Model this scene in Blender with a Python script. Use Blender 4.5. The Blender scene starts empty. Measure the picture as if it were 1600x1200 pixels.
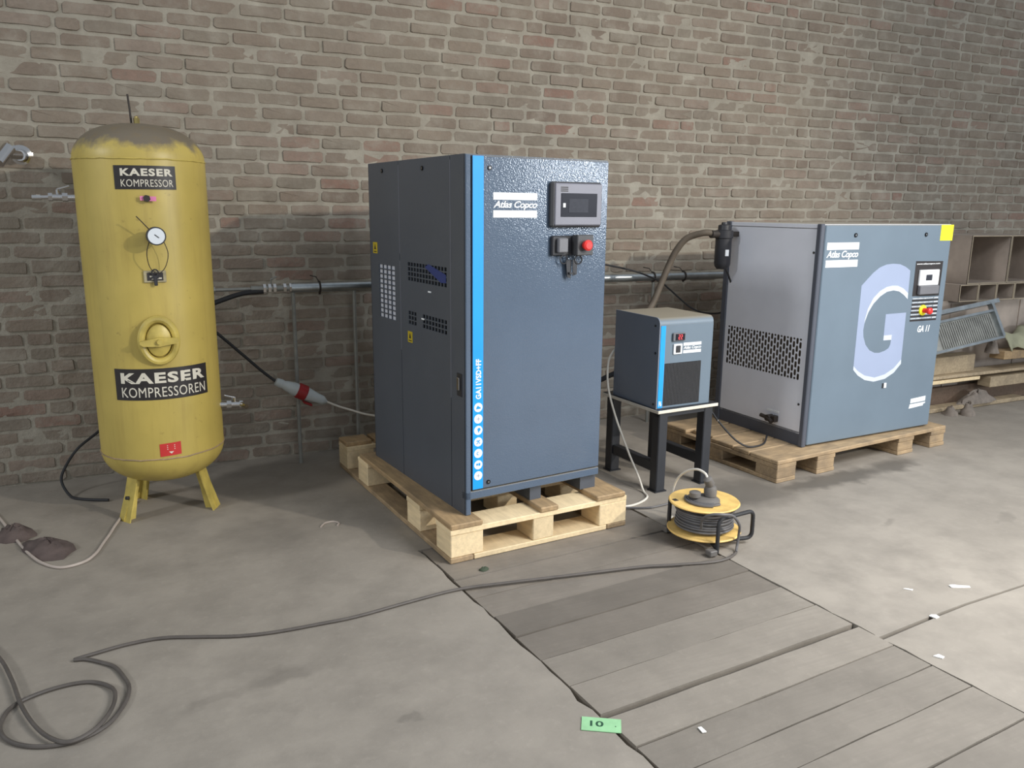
import bpy, bmesh, math, random
from mathutils import Vector, Matrix
from math import sin, cos, pi, radians
random.seed(7)
C = bpy.context.scene.collection
D = bpy.data
S = bpy.context.scene

# ------------------------------------------------------------------ camera
cam_d = D.cameras.new('camera'); cam = D.objects.new('camera', cam_d); C.objects.link(cam)
PITCH, ROLL, YAW, CAMH = 0.2148, 0.0103, 0.4323, 1.3537
fw = Vector((sin(YAW)*cos(PITCH), cos(YAW)*cos(PITCH), -sin(PITCH)))
rt0 = Vector((cos(YAW), -sin(YAW), 0)); up0 = rt0.cross(fw)
rt = cos(ROLL)*rt0 + sin(ROLL)*up0; up = -sin(ROLL)*rt0 + cos(ROLL)*up0
cam.matrix_world = Matrix(((rt.x, up.x, -fw.x, 0), (rt.y, up.y, -fw.y, 0), (rt.z, up.z, -fw.z, CAMH), (0, 0, 0, 1)))
cam_d.sensor_width = 36; cam_d.lens = 1254.73*36/1600; cam_d.clip_start = 0.02
S.camera = cam

# ------------------------------------------------------------------ light
w = D.worlds.new('hall'); S.world = w; w.use_nodes = True
bg = w.node_tree.nodes['Background']; bg.inputs['Color'].default_value = (0.86, 0.95, 1.06, 1); bg.inputs['Strength'].default_value = 0.42
def aim(o, loc, tgt):
    o.location = loc; o.rotation_euler = (Vector(tgt)-Vector(loc)).to_track_quat('-Z', 'Y').to_euler()
def area(name, loc, tgt, sx, sy, e, col, sp=180):
    l = D.lights.new(name, 'AREA'); l.shape = 'RECTANGLE'; l.size = sx; l.size_y = sy; l.energy = e; l.spread = radians(sp); l.color = col
    o = D.objects.new(name, l); C.objects.link(o); aim(o, loc, tgt); return o
l = D.lights.new('flood_lamp', 'SPOT'); l.energy = 1650; l.color = (1.0, 0.94, 0.84); l.spot_size = radians(47); l.spot_blend = 1.0; l.shadow_soft_size = 0.12
o = D.objects.new('flood_lamp', l); C.objects.link(o); aim(o, (6.2, -3.9, 4.15), (1.9, 4.0, 1.2))
area('gateway_daylight', (7.7, -3.1, 2.0), (2.0, 3.0, 0.9), 0.9, 0.9, 150, (0.86, 0.93, 1.0))
area('rear_window', (0.2, -6.0, 2.6), (0.6, 4, 0.9), 0.9, 1.8, 45, (0.95, 0.97, 1.0))
area('side_window', (-8.8, 0.2, 5.6), (1.6, 3.6, 0.8), 1.2, 1.2, 290, (0.95, 0.98, 1.0))
area('floor_fill', (3.4, 0.0, 3.4), (3.4, 0.0, 0), 2.0, 2.0, 200, (0.95, 0.97, 1.0), 145)  # added overhead fill, brightens the floor at the right
vs = S.view_settings; vs.view_transform = 'Standard'; vs.look = 'None'; vs.gamma = 1; vs.exposure = 0.0; vs.use_curve_mapping = False

# ------------------------------------------------------------------ materials
def s2l(c):
    return tuple((x/255/12.92 if x/255 <= 0.04045 else ((x/255+0.055)/1.055)**2.4) for x in c)
class NT:
    def __init__(s, name):
        s.m = D.materials.new(name); s.m.use_nodes = True; s.t = s.m.node_tree; s.n = s.t.nodes
        s.b = s.n['Principled BSDF']
    def new(s, k, **kw):
        n = s.n.new(k)
        for a, v in kw.items(): setattr(n, a, v)
        return n
    def link(s, a, b): s.t.links.new(a, b)
    def coord(s, kind='Object'):
        return s.new('ShaderNodeTexCoord').outputs[kind]
    def noise(s, scale, detail=4, rough=0.55, vec=None, sc=None):
        n = s.new('ShaderNodeTexNoise'); n.inputs['Scale'].default_value = scale; n.inputs['Detail'].default_value = detail; n.inputs['Roughness'].default_value = rough
        v = vec or s.coord()
        if sc:
            mp = s.new('ShaderNodeMapping'); mp.inputs['Scale'].default_value = sc; s.link(v, mp.inputs['Vector']); v = mp.outputs[0]
        s.link(v, n.inputs['Vector']); return n.outputs['Fac']
    def ramp(s, fac, stops):
        r = s.new('ShaderNodeValToRGB'); e = r.color_ramp.elements
        while len(e) < len(stops): e.new(0.5)
        for k, (p, c) in zip(e, stops):
            k.position = p; k.color = (*c, 1) if len(c) == 3 else c
        s.link(fac, r.inputs[0]); return r.outputs[0]
    def math(s, op, a, b=None, clamp=False):
        n = s.new('ShaderNodeMath', operation=op); n.use_clamp = clamp
        for i, x in enumerate((a, b)):
            if x is None: continue
            if isinstance(x, (int, float)): n.inputs[i].default_value = x
            else: s.link(x, n.inputs[i])
        return n.outputs[0]
    def mix(s, fac, a, b, mode='MIX'):
        n = s.new('ShaderNodeMixRGB', blend_type=mode)
        for i, x in zip((0, 1, 2), (fac, a, b)):
            if isinstance(x, (int, float)): n.inputs[i].default_value = x
            elif isinstance(x, tuple): n.inputs[i].default_value = (*x, 1)
            else: s.link(x, n.inputs[i])
        return n.outputs[0]
    def col(s, out): s.link(out, s.b.inputs['Base Color'])
    def bump(s, h, strength=0.3, dist=0.005):
        n = s.new('ShaderNodeBump'); n.inputs['Strength'].default_value = strength; n.inputs['Distance'].default_value = dist
        s.link(h, n.inputs['Height']); s.link(n.outputs[0], s.b.inputs['Normal'])
def mat(name, c, rough=0.5, metal=0.0, var=0.12, scale=9, bump=0.0, bscale=200, bdist=0.002, spec=0.5):
    t = NT(name); c = s2l(c)
    t.b.inputs['Roughness'].default_value = rough; t.b.inputs['Metallic'].default_value = metal
    t.b.inputs['Specular IOR Level'].default_value = spec
    f = t.noise(scale)
    t.col(t.ramp(f, [(0.3, tuple(x*(1-var) for x in c)), (0.7, tuple(min(1, x*(1+var)) for x in c))]))
    if bump: t.bump(t.noise(bscale, 2), bump, bdist)
    return t.m
M = {}
M['black'] = mat('black_rubber', (40, 40, 42), 0.6)
M['black_plastic'] = mat('black_plastic', (45, 45, 49), 0.45)
M['white_print'] = mat('white_print', (240, 242, 243), 0.5, var=0.02)
M['lilac_print'] = mat('lilac_print', (152, 164, 190), 0.5, var=0.02)
M['pale_print'] = mat('pale_print', (200, 208, 220), 0.5, var=0.02)
M['blue_print'] = mat('blue_print', (16, 160, 255), 0.5, var=0.03)
M['yellow_sticker'] = mat('yellow_sticker', (250, 240, 40), 0.5, var=0.02)
M['old_yellow_sticker'] = mat('old_yellow_sticker', (190, 168, 40), 0.5, var=0.1)
M['red'] = mat('red_plastic', (226, 52, 48), 0.35)
M['dark_red'] = mat('dull_red_plastic', (150, 32, 34), 0.5)
M['red_sticker'] = mat('red_sticker', (196, 50, 48), 0.5)
M['pink'] = mat('pink_tag', (226, 130, 176), 0.5)
M['chrome'] = mat('chrome', (200, 198, 196), 0.16, 1.0, 0.05)
M['brass'] = mat('dull_brass', (190, 170, 110), 0.3, 1.0, 0.1)
M['galv'] = mat('galvanised_steel', (176, 182, 184), 0.32, 0.9, 0.18, 14)
M['galv_dull'] = mat('dull_galvanised_steel', (150, 150, 144), 0.5, 0.35, 0.18, 14)
M['dark_void'] = mat('dark_inside', (26, 27, 30), 0.9, 0, 0.1)
M['screw'] = mat('blackened_screw', (34, 34, 36), 0.3, 0.6)
M['steel'] = mat('plain_steel', (150, 150, 150), 0.35, 0.9)
M['table_black'] = mat('black_painted_steel', (44, 46, 51), 0.45, 0.0, 0.12, 12)
M['mdf'] = mat('pale_board_edge', (222, 214, 198), 0.6, 0, 0.06, 30)
M['cord_grey'] = mat('grey_cable_sheath', (96, 94, 94), 0.55, 0, 0.12, 20)
M['cord_dark'] = mat('dark_grey_cable_sheath', (88, 82, 77), 0.55, 0, 0.15, 20)
M['cord_white'] = mat('off_white_cable_sheath', (214, 208, 196), 0.5, 0, 0.08, 20)
M['cord_pale'] = mat('dusty_pale_cable_sheath', (176, 164, 154), 0.6, 0, 0.1, 20)
M['plug_white'] = mat('white_plug_body', (190, 196, 196), 0.5, 0, 0.05, 20)
M['plug_grey'] = mat('grey_plug_body', (104, 100, 96), 0.55, 0, 0.1, 20)
M['reel_yellow'] = mat('worn_yellow_plastic', (226, 188, 112), 0.5, 0, 0.22, 14)
M['hose_dusty'] = mat('dusty_black_hose', (94, 84, 72), 0.7, 0, 0.15, 12)
M['green_card'] = mat('green_card', (150, 200, 150), 0.6, 0, 0.08, 30)
M['ink'] = mat('dark_green_ink', (40, 78, 56), 0.6)
M['paper'] = mat('white_paper_scrap', (246, 244, 240), 0.7, 0, 0.03)
M['rag'] = mat('oily_brown_rag', (86, 74, 70), 0.9, 0, 0.25, 18, 0.4, 60)
M['moss'] = mat('dark_green_leaf', (62, 72, 54), 0.8)
M['grille_white'] = mat('white_insulation', (200, 203, 214), 0.7, 0, 0.06, 60)
M['blue_strap'] = mat('dark_blue_strap', (46, 58, 112), 0.6)
M['screen'] = mat('dark_glass', (34, 35, 44), 0.35, 0, 0.05, spec=0.15)
M['screen_dim'] = mat('unlit_display', (58, 60, 68), 0.4, 0, 0.12, 60, spec=0.15)
M['bezel'] = mat('grey_plastic_bezel', (126, 126, 136), 0.4, 0, 0.04)
M['grey_plastic'] = mat('mid_grey_plastic', (112, 112, 116), 0.45, 0, 0.05)
M['dark_plastic'] = mat('dark_grey_plastic', (70, 70, 72), 0.45, 0, 0.06)
M['label_black'] = mat('black_label', (44, 40, 40), 0.45, 0, 0.1, 30)
M['label_white'] = mat('cream_label_print', (214, 208, 192), 0.5, 0, 0.06, 30)
M['dial'] = mat('white_dial', (226, 232, 238), 0.25, 0, 0.02)
M['plate'] = mat('worn_metal_plate', (170, 160, 128), 0.45, 0.3, 0.2, 60)
M['tarp'] = mat('grey_green_tarpaulin', (150, 148, 122), 0.75, 0, 0.25, 6, 0.3, 30)
M['stone'] = mat('rubble_stone', (126, 116, 106), 0.9, 0, 0.25, 20, 0.5, 60)
M['rust'] = mat('rusty_brown_sheet', (166, 153, 141), 0.6, 0.1, 0.25, 4, 0.1, 60)
M['rust_edge'] = mat('bright_worn_edge', (168, 154, 132), 0.5, 0.2, 0.15)
M['rod'] = mat('dark_iron_rod', (58, 52, 48), 0.6, 0.3)

def paint(name, c, rough, bump, bscale, bdist, var=0.06, dust=0.0):
    t = NT(name); c = s2l(c)
    f = t.noise(3.0, 5)
    colr = t.ramp(f, [(0.3, tuple(x*(1-var) for x in c)), (0.7, tuple(x*(1+var) for x in c))])
    if dust:
        g = t.new('ShaderNodeNewGeometry'); sp = t.new('ShaderNodeSeparateXYZ'); t.link(g.outputs['Normal'], sp.inputs[0])
        k = t.math('MULTIPLY', t.math('SUBTRACT', sp.outputs['Z'], 0.5), 2.0*dust, True)
        colr = t.mix(k, colr, s2l((150, 140, 120)))
    t.col(colr); t.b.inputs['Roughness'].default_value = rough
    v = t.new('ShaderNodeTexVoronoi'); v.inputs['Scale'].default_value = bscale; t.link(t.coord(), v.inputs['Vector'])
    t.bump(t.math('ADD', v.outputs['Distance'], t.noise(bscale*0.45, 2)), bump, bdist)
    return t.m
M['slate'] = paint('textured_slate_paint', (88, 102, 120), 0.16, 0.6, 170, 0.0006, dust=0.9)
M['slate_dark'] = paint('textured_dark_paint', (80, 85, 93), 0.42, 0.25, 240, 0.0008)
M['m2_blue'] = paint('smooth_blue_grey_paint', (106, 121, 134), 0.42, 0.1, 160, 0.0006, dust=0.9)
M['m2_grey'] = paint('smooth_light_grey_paint', (224, 226, 234), 0.5, 0.06, 160, 0.0005, 0.05, dust=0.9)
M['dryer_side'] = paint('shade_lifted_dryer_paint', (122, 130, 142), 0.45, 0.1, 200, 0.0006)  # side colour lightened to offset the shade that falls on it
M['m2_post'] = paint('dark_post_paint', (78, 82, 92), 0.45, 0.1, 160, 0.0006)

def wood(name, c, var=0.25, dirt=0.0):
    t = NT(name); c = s2l(c)
    info = t.new('ShaderNodeObjectInfo'); g = t.coord('Object')
    ad = t.new('ShaderNodeVectorMath', operation='ADD'); t.link(g, ad.inputs[0]); t.link(info.outputs['Random'], ad.inputs[1])
    f = t.noise(7, 5, 0.6, ad.outputs[0], (9, 1.2, 9))
    col = t.ramp(f, [(0.3, tuple(x*(1-var) for x in c)), (0.7, tuple(min(1, x*(1+var*0.7)) for x in c))])
    hv = t.new('ShaderNodeHueSaturation'); t.link(col, hv.inputs['Color'])
    t.link(t.math('ADD', 0.82, t.math('MULTIPLY', info.outputs['Random'], 0.36)), hv.inputs['Value'])
    col = hv.outputs[0]
    if dirt:
        d = t.ramp(t.noise(9, 4), [(0.42, (0, 0, 0)), (0.68, (1, 1, 1))])
        col = t.mix(t.math('MULTIPLY', d, dirt), col, s2l((104, 92, 78)))
    t.col(col); t.b.inputs['Roughness'].default_value = 0.7
    t.bump(f, 0.25, 0.003); return t.m
M['new_wood'] = wood('fresh_pine', (230, 207, 166), 0.14, 0.1)
M['deck_wood'] = wood('weathered_pine', (174, 146, 108), 0.25, 0.45)
M['old_wood'] = wood('dirty_old_pine', (164, 140, 108), 0.25, 0.5)
M['brown_wood'] = wood('dark_brown_wood', (112, 92, 76), 0.25, 0.4)
M['pile_wood'] = wood('grey_timber', (168, 150, 122), 0.25, 0.35)

def m_tank():
    t = NT('worn_yellow_enamel')
    y = t.ramp(t.noise(3.5, 5), [(0.3, s2l((178, 158, 82))), (0.7, s2l((196, 174, 92)))])
    sp = t.new('ShaderNodeSeparateXYZ'); t.link(t.coord(), sp.inputs[0])
    # dust lying on the upper dome, ragged lower edge
    n = t.noise(9, 5, 0.6)
    h = t.math('ADD', sp.outputs['Z'], t.math('MULTIPLY', t.math('SUBTRACT', n, 0.5), 0.16))
    dome = t.math('MULTIPLY', t.math('SUBTRACT', h, 1.565), 26, True)
    col = t.mix(dome, y, s2l((118, 108, 92)))
    # grime runs and scuffs
    sc = t.ramp(t.noise(26, 5, 0.7), [(0.64, (0, 0, 0)), (0.72, (1, 1, 1))])
    col = t.mix(t.math('MULTIPLY', sc, 0.35), col, s2l((104, 84, 52)))
    ru = t.ramp(t.noise(5, 4, 0.6, None, (6, 6, 0.5)), [(0.5, (0, 0, 0)), (0.75, (1, 1, 1))])
    col = t.mix(t.math('MULTIPLY', ru, 0.25), col, s2l((138, 112, 58)))
    t.col(col); t.b.inputs['Roughness'].default_value = 0.42
    t.bump(t.noise(30, 3), 0.05, 0.002); return t.m
M['tank'] = m_tank()
M['tank_part'] = mat('yellow_enamel', (190, 170, 88), 0.4, 0, 0.25, 12, 0.1, 60)

def m_brick(mortar=False):
    t = NT('mortar' if mortar else 'old_brick')
    geo = t.new('ShaderNodeNewGeometry'); info = t.new('ShaderNodeObjectInfo')
    pos = geo.outputs['Position']
    dustn = t.noise(1.1, 5, 0.6, pos); fine = t.noise(38, 5, 0.65, pos); mid = t.noise(9, 4, 0.6, pos)
    mcol = t.ramp(mid, [(0.3, s2l((146, 140, 128))), (0.7, s2l((172, 166, 153)))])
    if mortar:
        col = mcol
    else:
        r = t.math('FRACT', t.math('ADD', info.outputs['Random'], geo.outputs['Random Per Island']))
        b = t.ramp(r, [(0.0, s2l((126, 113, 102))), (0.3, s2l((140, 127, 114))), (0.6, s2l((134, 126, 114))), (0.88, s2l((146, 132, 120))), (1.0, s2l((142, 114, 102)))])
        b = t.mix(t.ramp(fine, [(0.35, (0, 0, 0)), (0.75, (0.5, 0.5, 0.5))]), b, s2l((110, 99, 90)))
        smear = t.ramp(t.math('ADD', t.math('MULTIPLY', mid, 0.7), t.math('MULTIPLY', fine, 0.4)), [(0.52, (0, 0, 0)), (0.68, (1, 1, 1))])
        col = t.mix(t.math('MULTIPLY', smear, 0.4), b, mcol)
    col = t.mix(t.ramp(dustn, [(0.35, (0, 0, 0)), (0.7, (0.3, 0.3, 0.3))]), col, s2l((160, 148, 130)))
    t.col(col); t.b.inputs['Roughness'].default_value = 0.92; t.b.inputs['Specular IOR Level'].default_value = 0.15
    t.bump(t.math('ADD', fine, t.math('MULTIPLY', mid, 0.8)), 0.7, 0.008)
    return t.m
M['brick'] = m_brick(); M['mortar'] = m_brick(True)

STAINS_AND_SHADE = [  # x, y, rx, ry, angle, strength, colour (dark oil and damp, plus one painted shadow)
    (0.28, 2.22, 0.10, 0.04, 0.2, 0.32), (0.10, 2.18, 0.10, 0.03, 0.2, 0.2), (0.40, 3.3, 0.2, 0.22, 0.3, 0.35), (0.57, 1.88, 0.03, 0.015, 0, 0.3),  # the broad ellipse right of the tank is shadow put into the colour
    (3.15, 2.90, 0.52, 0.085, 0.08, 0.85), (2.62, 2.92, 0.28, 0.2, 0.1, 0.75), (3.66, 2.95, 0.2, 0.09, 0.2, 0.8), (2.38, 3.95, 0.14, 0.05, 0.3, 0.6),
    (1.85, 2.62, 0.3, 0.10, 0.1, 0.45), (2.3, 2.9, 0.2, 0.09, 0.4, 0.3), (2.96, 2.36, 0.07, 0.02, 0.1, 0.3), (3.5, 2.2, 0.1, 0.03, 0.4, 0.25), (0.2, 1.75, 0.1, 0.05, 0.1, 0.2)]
def m_floor(name, c, plank=False):
    t = NT(name); geo = t.new('ShaderNodeNewGeometry'); pos = geo.outputs['Position']; info = t.new('ShaderNodeObjectInfo')
    c = s2l(c)
    big = t.noise(0.8, 5, 0.6, pos); fine = t.noise(30, 5, 0.7, pos); mid = t.noise(5, 5, 0.6, pos)
    col = t.ramp(big, [(0.3, tuple(x*0.84 for x in c)), (0.7, tuple(x*1.14 for x in c))])
    col = t.mix(t.ramp(mid, [(0.4, (0, 0, 0)), (0.72, (0.7, 0.7, 0.7))]), col, tuple(x*0.68 for x in c))
    col = t.mix(t.ramp(fine, [(0.55, (0, 0, 0)), (0.8, (0.3, 0.3, 0.3))]), col, tuple(min(1, x*1.35) for x in c))
    if plank:
        g = t.noise(9, 4, 0.6, pos, (0.5, 9, 1)); col = t.mix(t.ramp(g, [(0.4, (0, 0, 0)), (0.7, (0.4, 0.4, 0.4))]), col, tuple(x*0.75 for x in c))
        hv = t.new('ShaderNodeHueSaturation'); t.link(col, hv.inputs['Color']); t.link(t.math('ADD', 0.84, t.math('MULTIPLY', info.outputs['Random'], 0.34)), hv.inputs['Value']); col = hv.outputs[0]
    # oil spots, damp by the far pallet, painted shade right of the tank, each a ragged ellipse of its own
    wob = t.new('ShaderNodeTexNoise'); wob.inputs['Scale'].default_value = 9; wob.inputs['Detail'].default_value = 5; t.link(pos, wob.inputs['Vector'])
    off = t.new('ShaderNodeVectorMath', operation='MULTIPLY_ADD'); t.link(wob.outputs['Color'], off.inputs[0]); off.inputs[1].default_value = (0.16, 0.16, 0); off.inputs[2].default_value = (-0.08, -0.08, 0)
    p2 = t.new('ShaderNodeVectorMath', operation='ADD'); t.link(pos, p2.inputs[0]); t.link(off.outputs[0], p2.inputs[1])
    tot = None
    for (x, y, rx, ry, a, s) in STAINS_AND_SHADE:
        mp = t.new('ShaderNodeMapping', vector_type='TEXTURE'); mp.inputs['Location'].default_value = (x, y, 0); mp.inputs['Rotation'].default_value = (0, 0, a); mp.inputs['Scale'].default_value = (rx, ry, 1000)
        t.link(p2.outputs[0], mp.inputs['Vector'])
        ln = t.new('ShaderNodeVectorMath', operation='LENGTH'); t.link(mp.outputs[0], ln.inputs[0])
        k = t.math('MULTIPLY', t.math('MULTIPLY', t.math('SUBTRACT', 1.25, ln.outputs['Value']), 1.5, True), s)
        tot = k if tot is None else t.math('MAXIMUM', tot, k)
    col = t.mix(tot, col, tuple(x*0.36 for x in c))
    t.col(col); t.b.inputs['Roughness'].default_value = 0.62; t.b.inputs['Specular IOR Level'].default_value = 0.3
    t.bump(t.math('ADD', fine, mid), 0.3, 0.004); return t.m
M['concrete'] = m_floor('dusty_concrete', (153, 145, 134))
M['pit_plank_dirty'] = m_floor('oily_pit_planks', (130, 122, 112), True)
M['pit_plank'] = m_floor('dirty_pit_planks', (146, 138, 127), True)
M['joint'] = mat('joint_dirt', (62, 56, 52), 0.95, 0, 0.2, 20)

# ------------------------------------------------------------------ geometry helpers
I4 = Matrix.Identity(4)
def T(x, y, z): return Matrix.Translation((x, y, z))
def RZ(a): return Matrix.Rotation(a, 4, 'Z')
def RX(a): return Matrix.Rotation(a, 4, 'X')
def RY(a): return Matrix.Rotation(a, 4, 'Y')
FRONT = Matrix(((1, 0, 0, 0), (0, 0, -1, 0), (0, 1, 0, 0), (0, 0, 0, 1)))      # drawing (x, y, up) -> (x, -up, y): faces -Y
SIDE = Matrix(((0, 0, -1, 0), (-1, 0, 0, 0), (0, 1, 0, 0), (0, 0, 0, 1)))       # drawing x -> -Y, y -> Z, up -> -X: faces -X
class MB:
    def __init__(s): s.v = []; s.f = []
    def add(s, vs, fs, m=None):
        n = len(s.v)
        for p in vs:
            p = Vector(p); s.v.append(m @ p if m else p)
        s.f += [tuple(i+n for i in f) for f in fs]; return s
    def box(s, x0, x1, y0, y1, z0, z1, b=0.0, m=None):
        if b <= 0:
            vs = [(x, y, z) for x in (x0, x1) for y in (y0, y1) for z in (z0, z1)]
            return s.add(vs, [(0, 1, 3, 2), (4, 6, 7, 5), (0, 4, 5, 1), (2, 3, 7, 6), (0, 2, 6, 4), (1, 5, 7, 3)], m)
        vs = []; idx = {}
        for i, x in enumerate((x0, x1)):
            for j, y in enumerate((y0, y1)):
                for k, z in enumerate((z0, z1)):
                    sx, sy, sz = (1-2*i), (1-2*j), (1-2*k)
                    for a, p in enumerate(((x, y+sy*b, z+sz*b), (x+sx*b, y, z+sz*b), (x+sx*b, y+sy*b, z))):
                        idx[i, j, k, a] = len(vs); vs.append(p)
        fs = []
        for i in (0, 1):
            q = [idx[i, 0, 0, 0], idx[i, 1, 0, 0], idx[i, 1, 1, 0], idx[i, 0, 1, 0]]; fs.append(q if i else q[::-1])
            q = [idx[0, i, 0, 1], idx[0, i, 1, 1], idx[1, i, 1, 1], idx[1, i, 0, 1]]; fs.append(q if i else q[::-1])
            q = [idx[0, 0, i, 2], idx[1, 0, i, 2], idx[1, 1, i, 2], idx[0, 1, i, 2]]; fs.append(q if i else q[::-1])
        for i in (0, 1):
            for j in (0, 1):
                fs.append([idx[i, j, 0, 0], idx[i, j, 1, 0], idx[i, j, 1, 1], idx[i, j, 0, 1]])
                fs.append([idx[i, 0, j, 0], idx[i, 1, j, 0], idx[i, 1, j, 2], idx[i, 0, j, 2]])
                fs.append([idx[0, i, j, 1], idx[1, i, j, 1], idx[1, i, j, 2], idx[0, i, j, 2]])
                for k in (0, 1): fs.append([idx[i, j, k, 0], idx[i, j, k, 1], idx[i, j, k, 2]])
        return s.add(vs, fs, m)
    def tube(s, pts, r, seg=8, closed=False, m=None):
        pts = [Vector(p) for p in pts]; n = len(pts); rs = r if isinstance(r, (list, tuple)) else [r]*n
        tan = []
        for i in range(n):
            a = pts[(i-1) % n] if (closed or i) else pts[0]; b = pts[(i+1) % n] if (closed or i < n-1) else pts[-1]
            d = b-a; tan.append(d.normalized() if d.length > 1e-9 else Vector((0, 0, 1)))
        t = tan[0]; nrm = t.orthogonal().normalized(); vs = []
        for i in range(n):
            nrm = (nrm - tan[i]*nrm.dot(tan[i]))
            nrm = nrm.normalized() if nrm.length > 1e-6 else tan[i].orthogonal().normalized()
            bn = tan[i].cross(nrm)
            for k in range(seg):
                a = 2*pi*k/seg; vs.append(pts[i] + (nrm*cos(a)+bn*sin(a))*rs[i])
        fs = []
        for i in range(n if closed else n-1):
            j = (i+1) % n
            for k in range(seg): fs.append((i*seg+k, i*seg+(k+1) % seg, j*seg+(k+1) % seg, j*seg+k))
        if not closed: fs += [tuple(range(seg))[::-1], tuple((n-1)*seg+k for k in range(seg))]
        return s.add(vs, fs, m)
    def cyl(s, p0, p1, r, seg=16, r2=None, m=None): return s.tube([p0, p1], [r, r if r2 is None else r2], seg, m=m)
    def lathe(s, prof, seg=24, m=None):
        vs = []; fs = []; n = len(prof)
        for (r, z) in prof:
            for k in range(seg): vs.append((r*cos(2*pi*k/seg), r*sin(2*pi*k/seg), z))
        for i in range(n-1):
            for k in range(seg): fs.append((i*seg+k, i*seg+(k+1) % seg, (i+1)*seg+(k+1) % seg, (i+1)*seg+k))
        fs += [tuple(range(seg))[::-1], tuple((n-1)*seg+k for k in range(seg))]
        return s.add(vs, fs, m)
    def prism(s, poly, d0, d1, m=None):
        n = len(poly); vs = [(x, y, d0) for x, y in poly]+[(x, y, d1) for x, y in poly]
        fs = [tuple(range(n))[::-1], tuple(range(n, 2*n))]+[(i, (i+1) % n, n+(i+1) % n, n+i) for i in range(n)]
        return s.add(vs, fs, m)
    def plate(s, xs, ys, hole, th, m=None):      # grid plate in the XY drawing plane (front at z=0, back at -th) with rectangular holes
        nx, ny = len(xs)-1, len(ys)-1
        vid = {}
        vs = []; fs = []
        def V(i, j, k):
            if (i, j, k) not in vid: vid[i, j, k] = len(vs); vs.append((xs[i], ys[j], -th*k))
            return vid[i, j, k]
        H = lambda i, j: i < 0 or j < 0 or i >= nx or j >= ny or hole(i, j)
        for i in range(nx):
            for j in range(ny):
                if H(i, j): continue
                fs.append((V(i, j, 0), V(i+1, j, 0), V(i+1, j+1, 0), V(i, j+1, 0)))
                for (di, dj, a, b) in ((-1, 0, (i, j), (i, j+1)), (1, 0, (i+1, j+1), (i+1, j)), (0, -1, (i+1, j), (i, j)), (0, 1, (i, j+1), (i+1, j+1))):
                    if H(i+di, j+dj): fs.append((V(*b, 0), V(*a, 0), V(*a, 1), V(*b, 1)))
        return s.add(vs, fs, m)
    def mesh(s, name, angle=35, smooth=True):
        me = D.meshes.new(name); me.from_pydata([tuple(p) for p in s.v], [], s.f); me.update()
        if smooth:
            me.shade_smooth(); me.set_sharp_from_angle(angle=radians(angle))
        return me
    def build(s, name, m, parent=None, angle=35, smooth=True, loc=None, label=None):
        me = s.mesh(name, angle, smooth); me.materials.append(M[m] if isinstance(m, str) else m)
        o = D.objects.new(name, me); C.objects.link(o)
        if parent: o.parent = parent
        if loc: o.location = loc
        if label: o['label'] = label
        return o
def tag(o, label, cat, group=None):
    o['label'] = label; o['category'] = cat
    if group: o['group'] = group
    return o
def thing(name, label, cat, loc=(0, 0, 0), rz=0, group=None):
    o = D.objects.new(name, None); o.empty_display_size = 0.05; C.objects.link(o); o.location = loc; o.rotation_euler = (0, 0, rz)
    return tag(o, label, cat, group)
def spline(pts, n=8, closed=False):
    P = [Vector(p) for p in pts]; out = []; N = len(P)
    for i in range(N if closed else N-1):
        if closed: a, b, c, d = P[(i-1) % N], P[i], P[(i+1) % N], P[(i+2) % N]
        else: a, b, c, d = P[max(i-1, 0)], P[i], P[i+1], P[min(i+2, N-1)]
        for k in range(n):
            t = k/n; out.append(0.5*((2*b)+(c-a)*t+(2*a-5*b+4*c-d)*t*t+(3*b-a-3*c+d)*t**3))
    if not closed: out.append(P[-1])
    return out
def text_mb(body, x0, x1, y0, y1, m, offset=0.0, shear=0.0, ex=0.0006, spacing=1.0):
    cu = D.curves.new('lettering', 'FONT'); cu.body = body; cu.size = 1; cu.extrude = 0.02; cu.offset = offset; cu.shear = shear; cu.space_character = spacing; cu.resolution_u = 3
    ob = D.objects.new('lettering', cu); me = D.meshes.new_from_object(ob)
    vs = [v.co.copy() for v in me.vertices]; fs = [tuple(p.vertices) for p in me.polygons]
    D.objects.remove(ob); D.curves.remove(cu); D.meshes.remove(me)
    ax, bx = min(v.x for v in vs), max(v.x for v in vs); ay, by = min(v.y for v in vs), max(v.y for v in vs)
    q = [(x0+(v.x-ax)/(bx-ax)*(x1-x0), y0+(v.y-ay)/(by-ay)*(y1-y0), ex if v.z > 0 else 0.0) for v in vs]
    b = MB(); b.add(q, fs, m); return b
def disc(mb, x, y, r, h, m, seg=20): mb.prism([(x+r*cos(2*pi*k/seg), y+r*sin(2*pi*k/seg)) for k in range(seg)], 0, h, m)
def screw(parent, x, y, m, r=0.008):
    b = MB(); disc(b, x, y, r, 0.004, m); s = b.build('screw', 'screw', parent)
    b = MB(); disc(b, x, y, r*0.5, 0.0045, m, 8); b.build('screw_head', 'steel', s)

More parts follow.
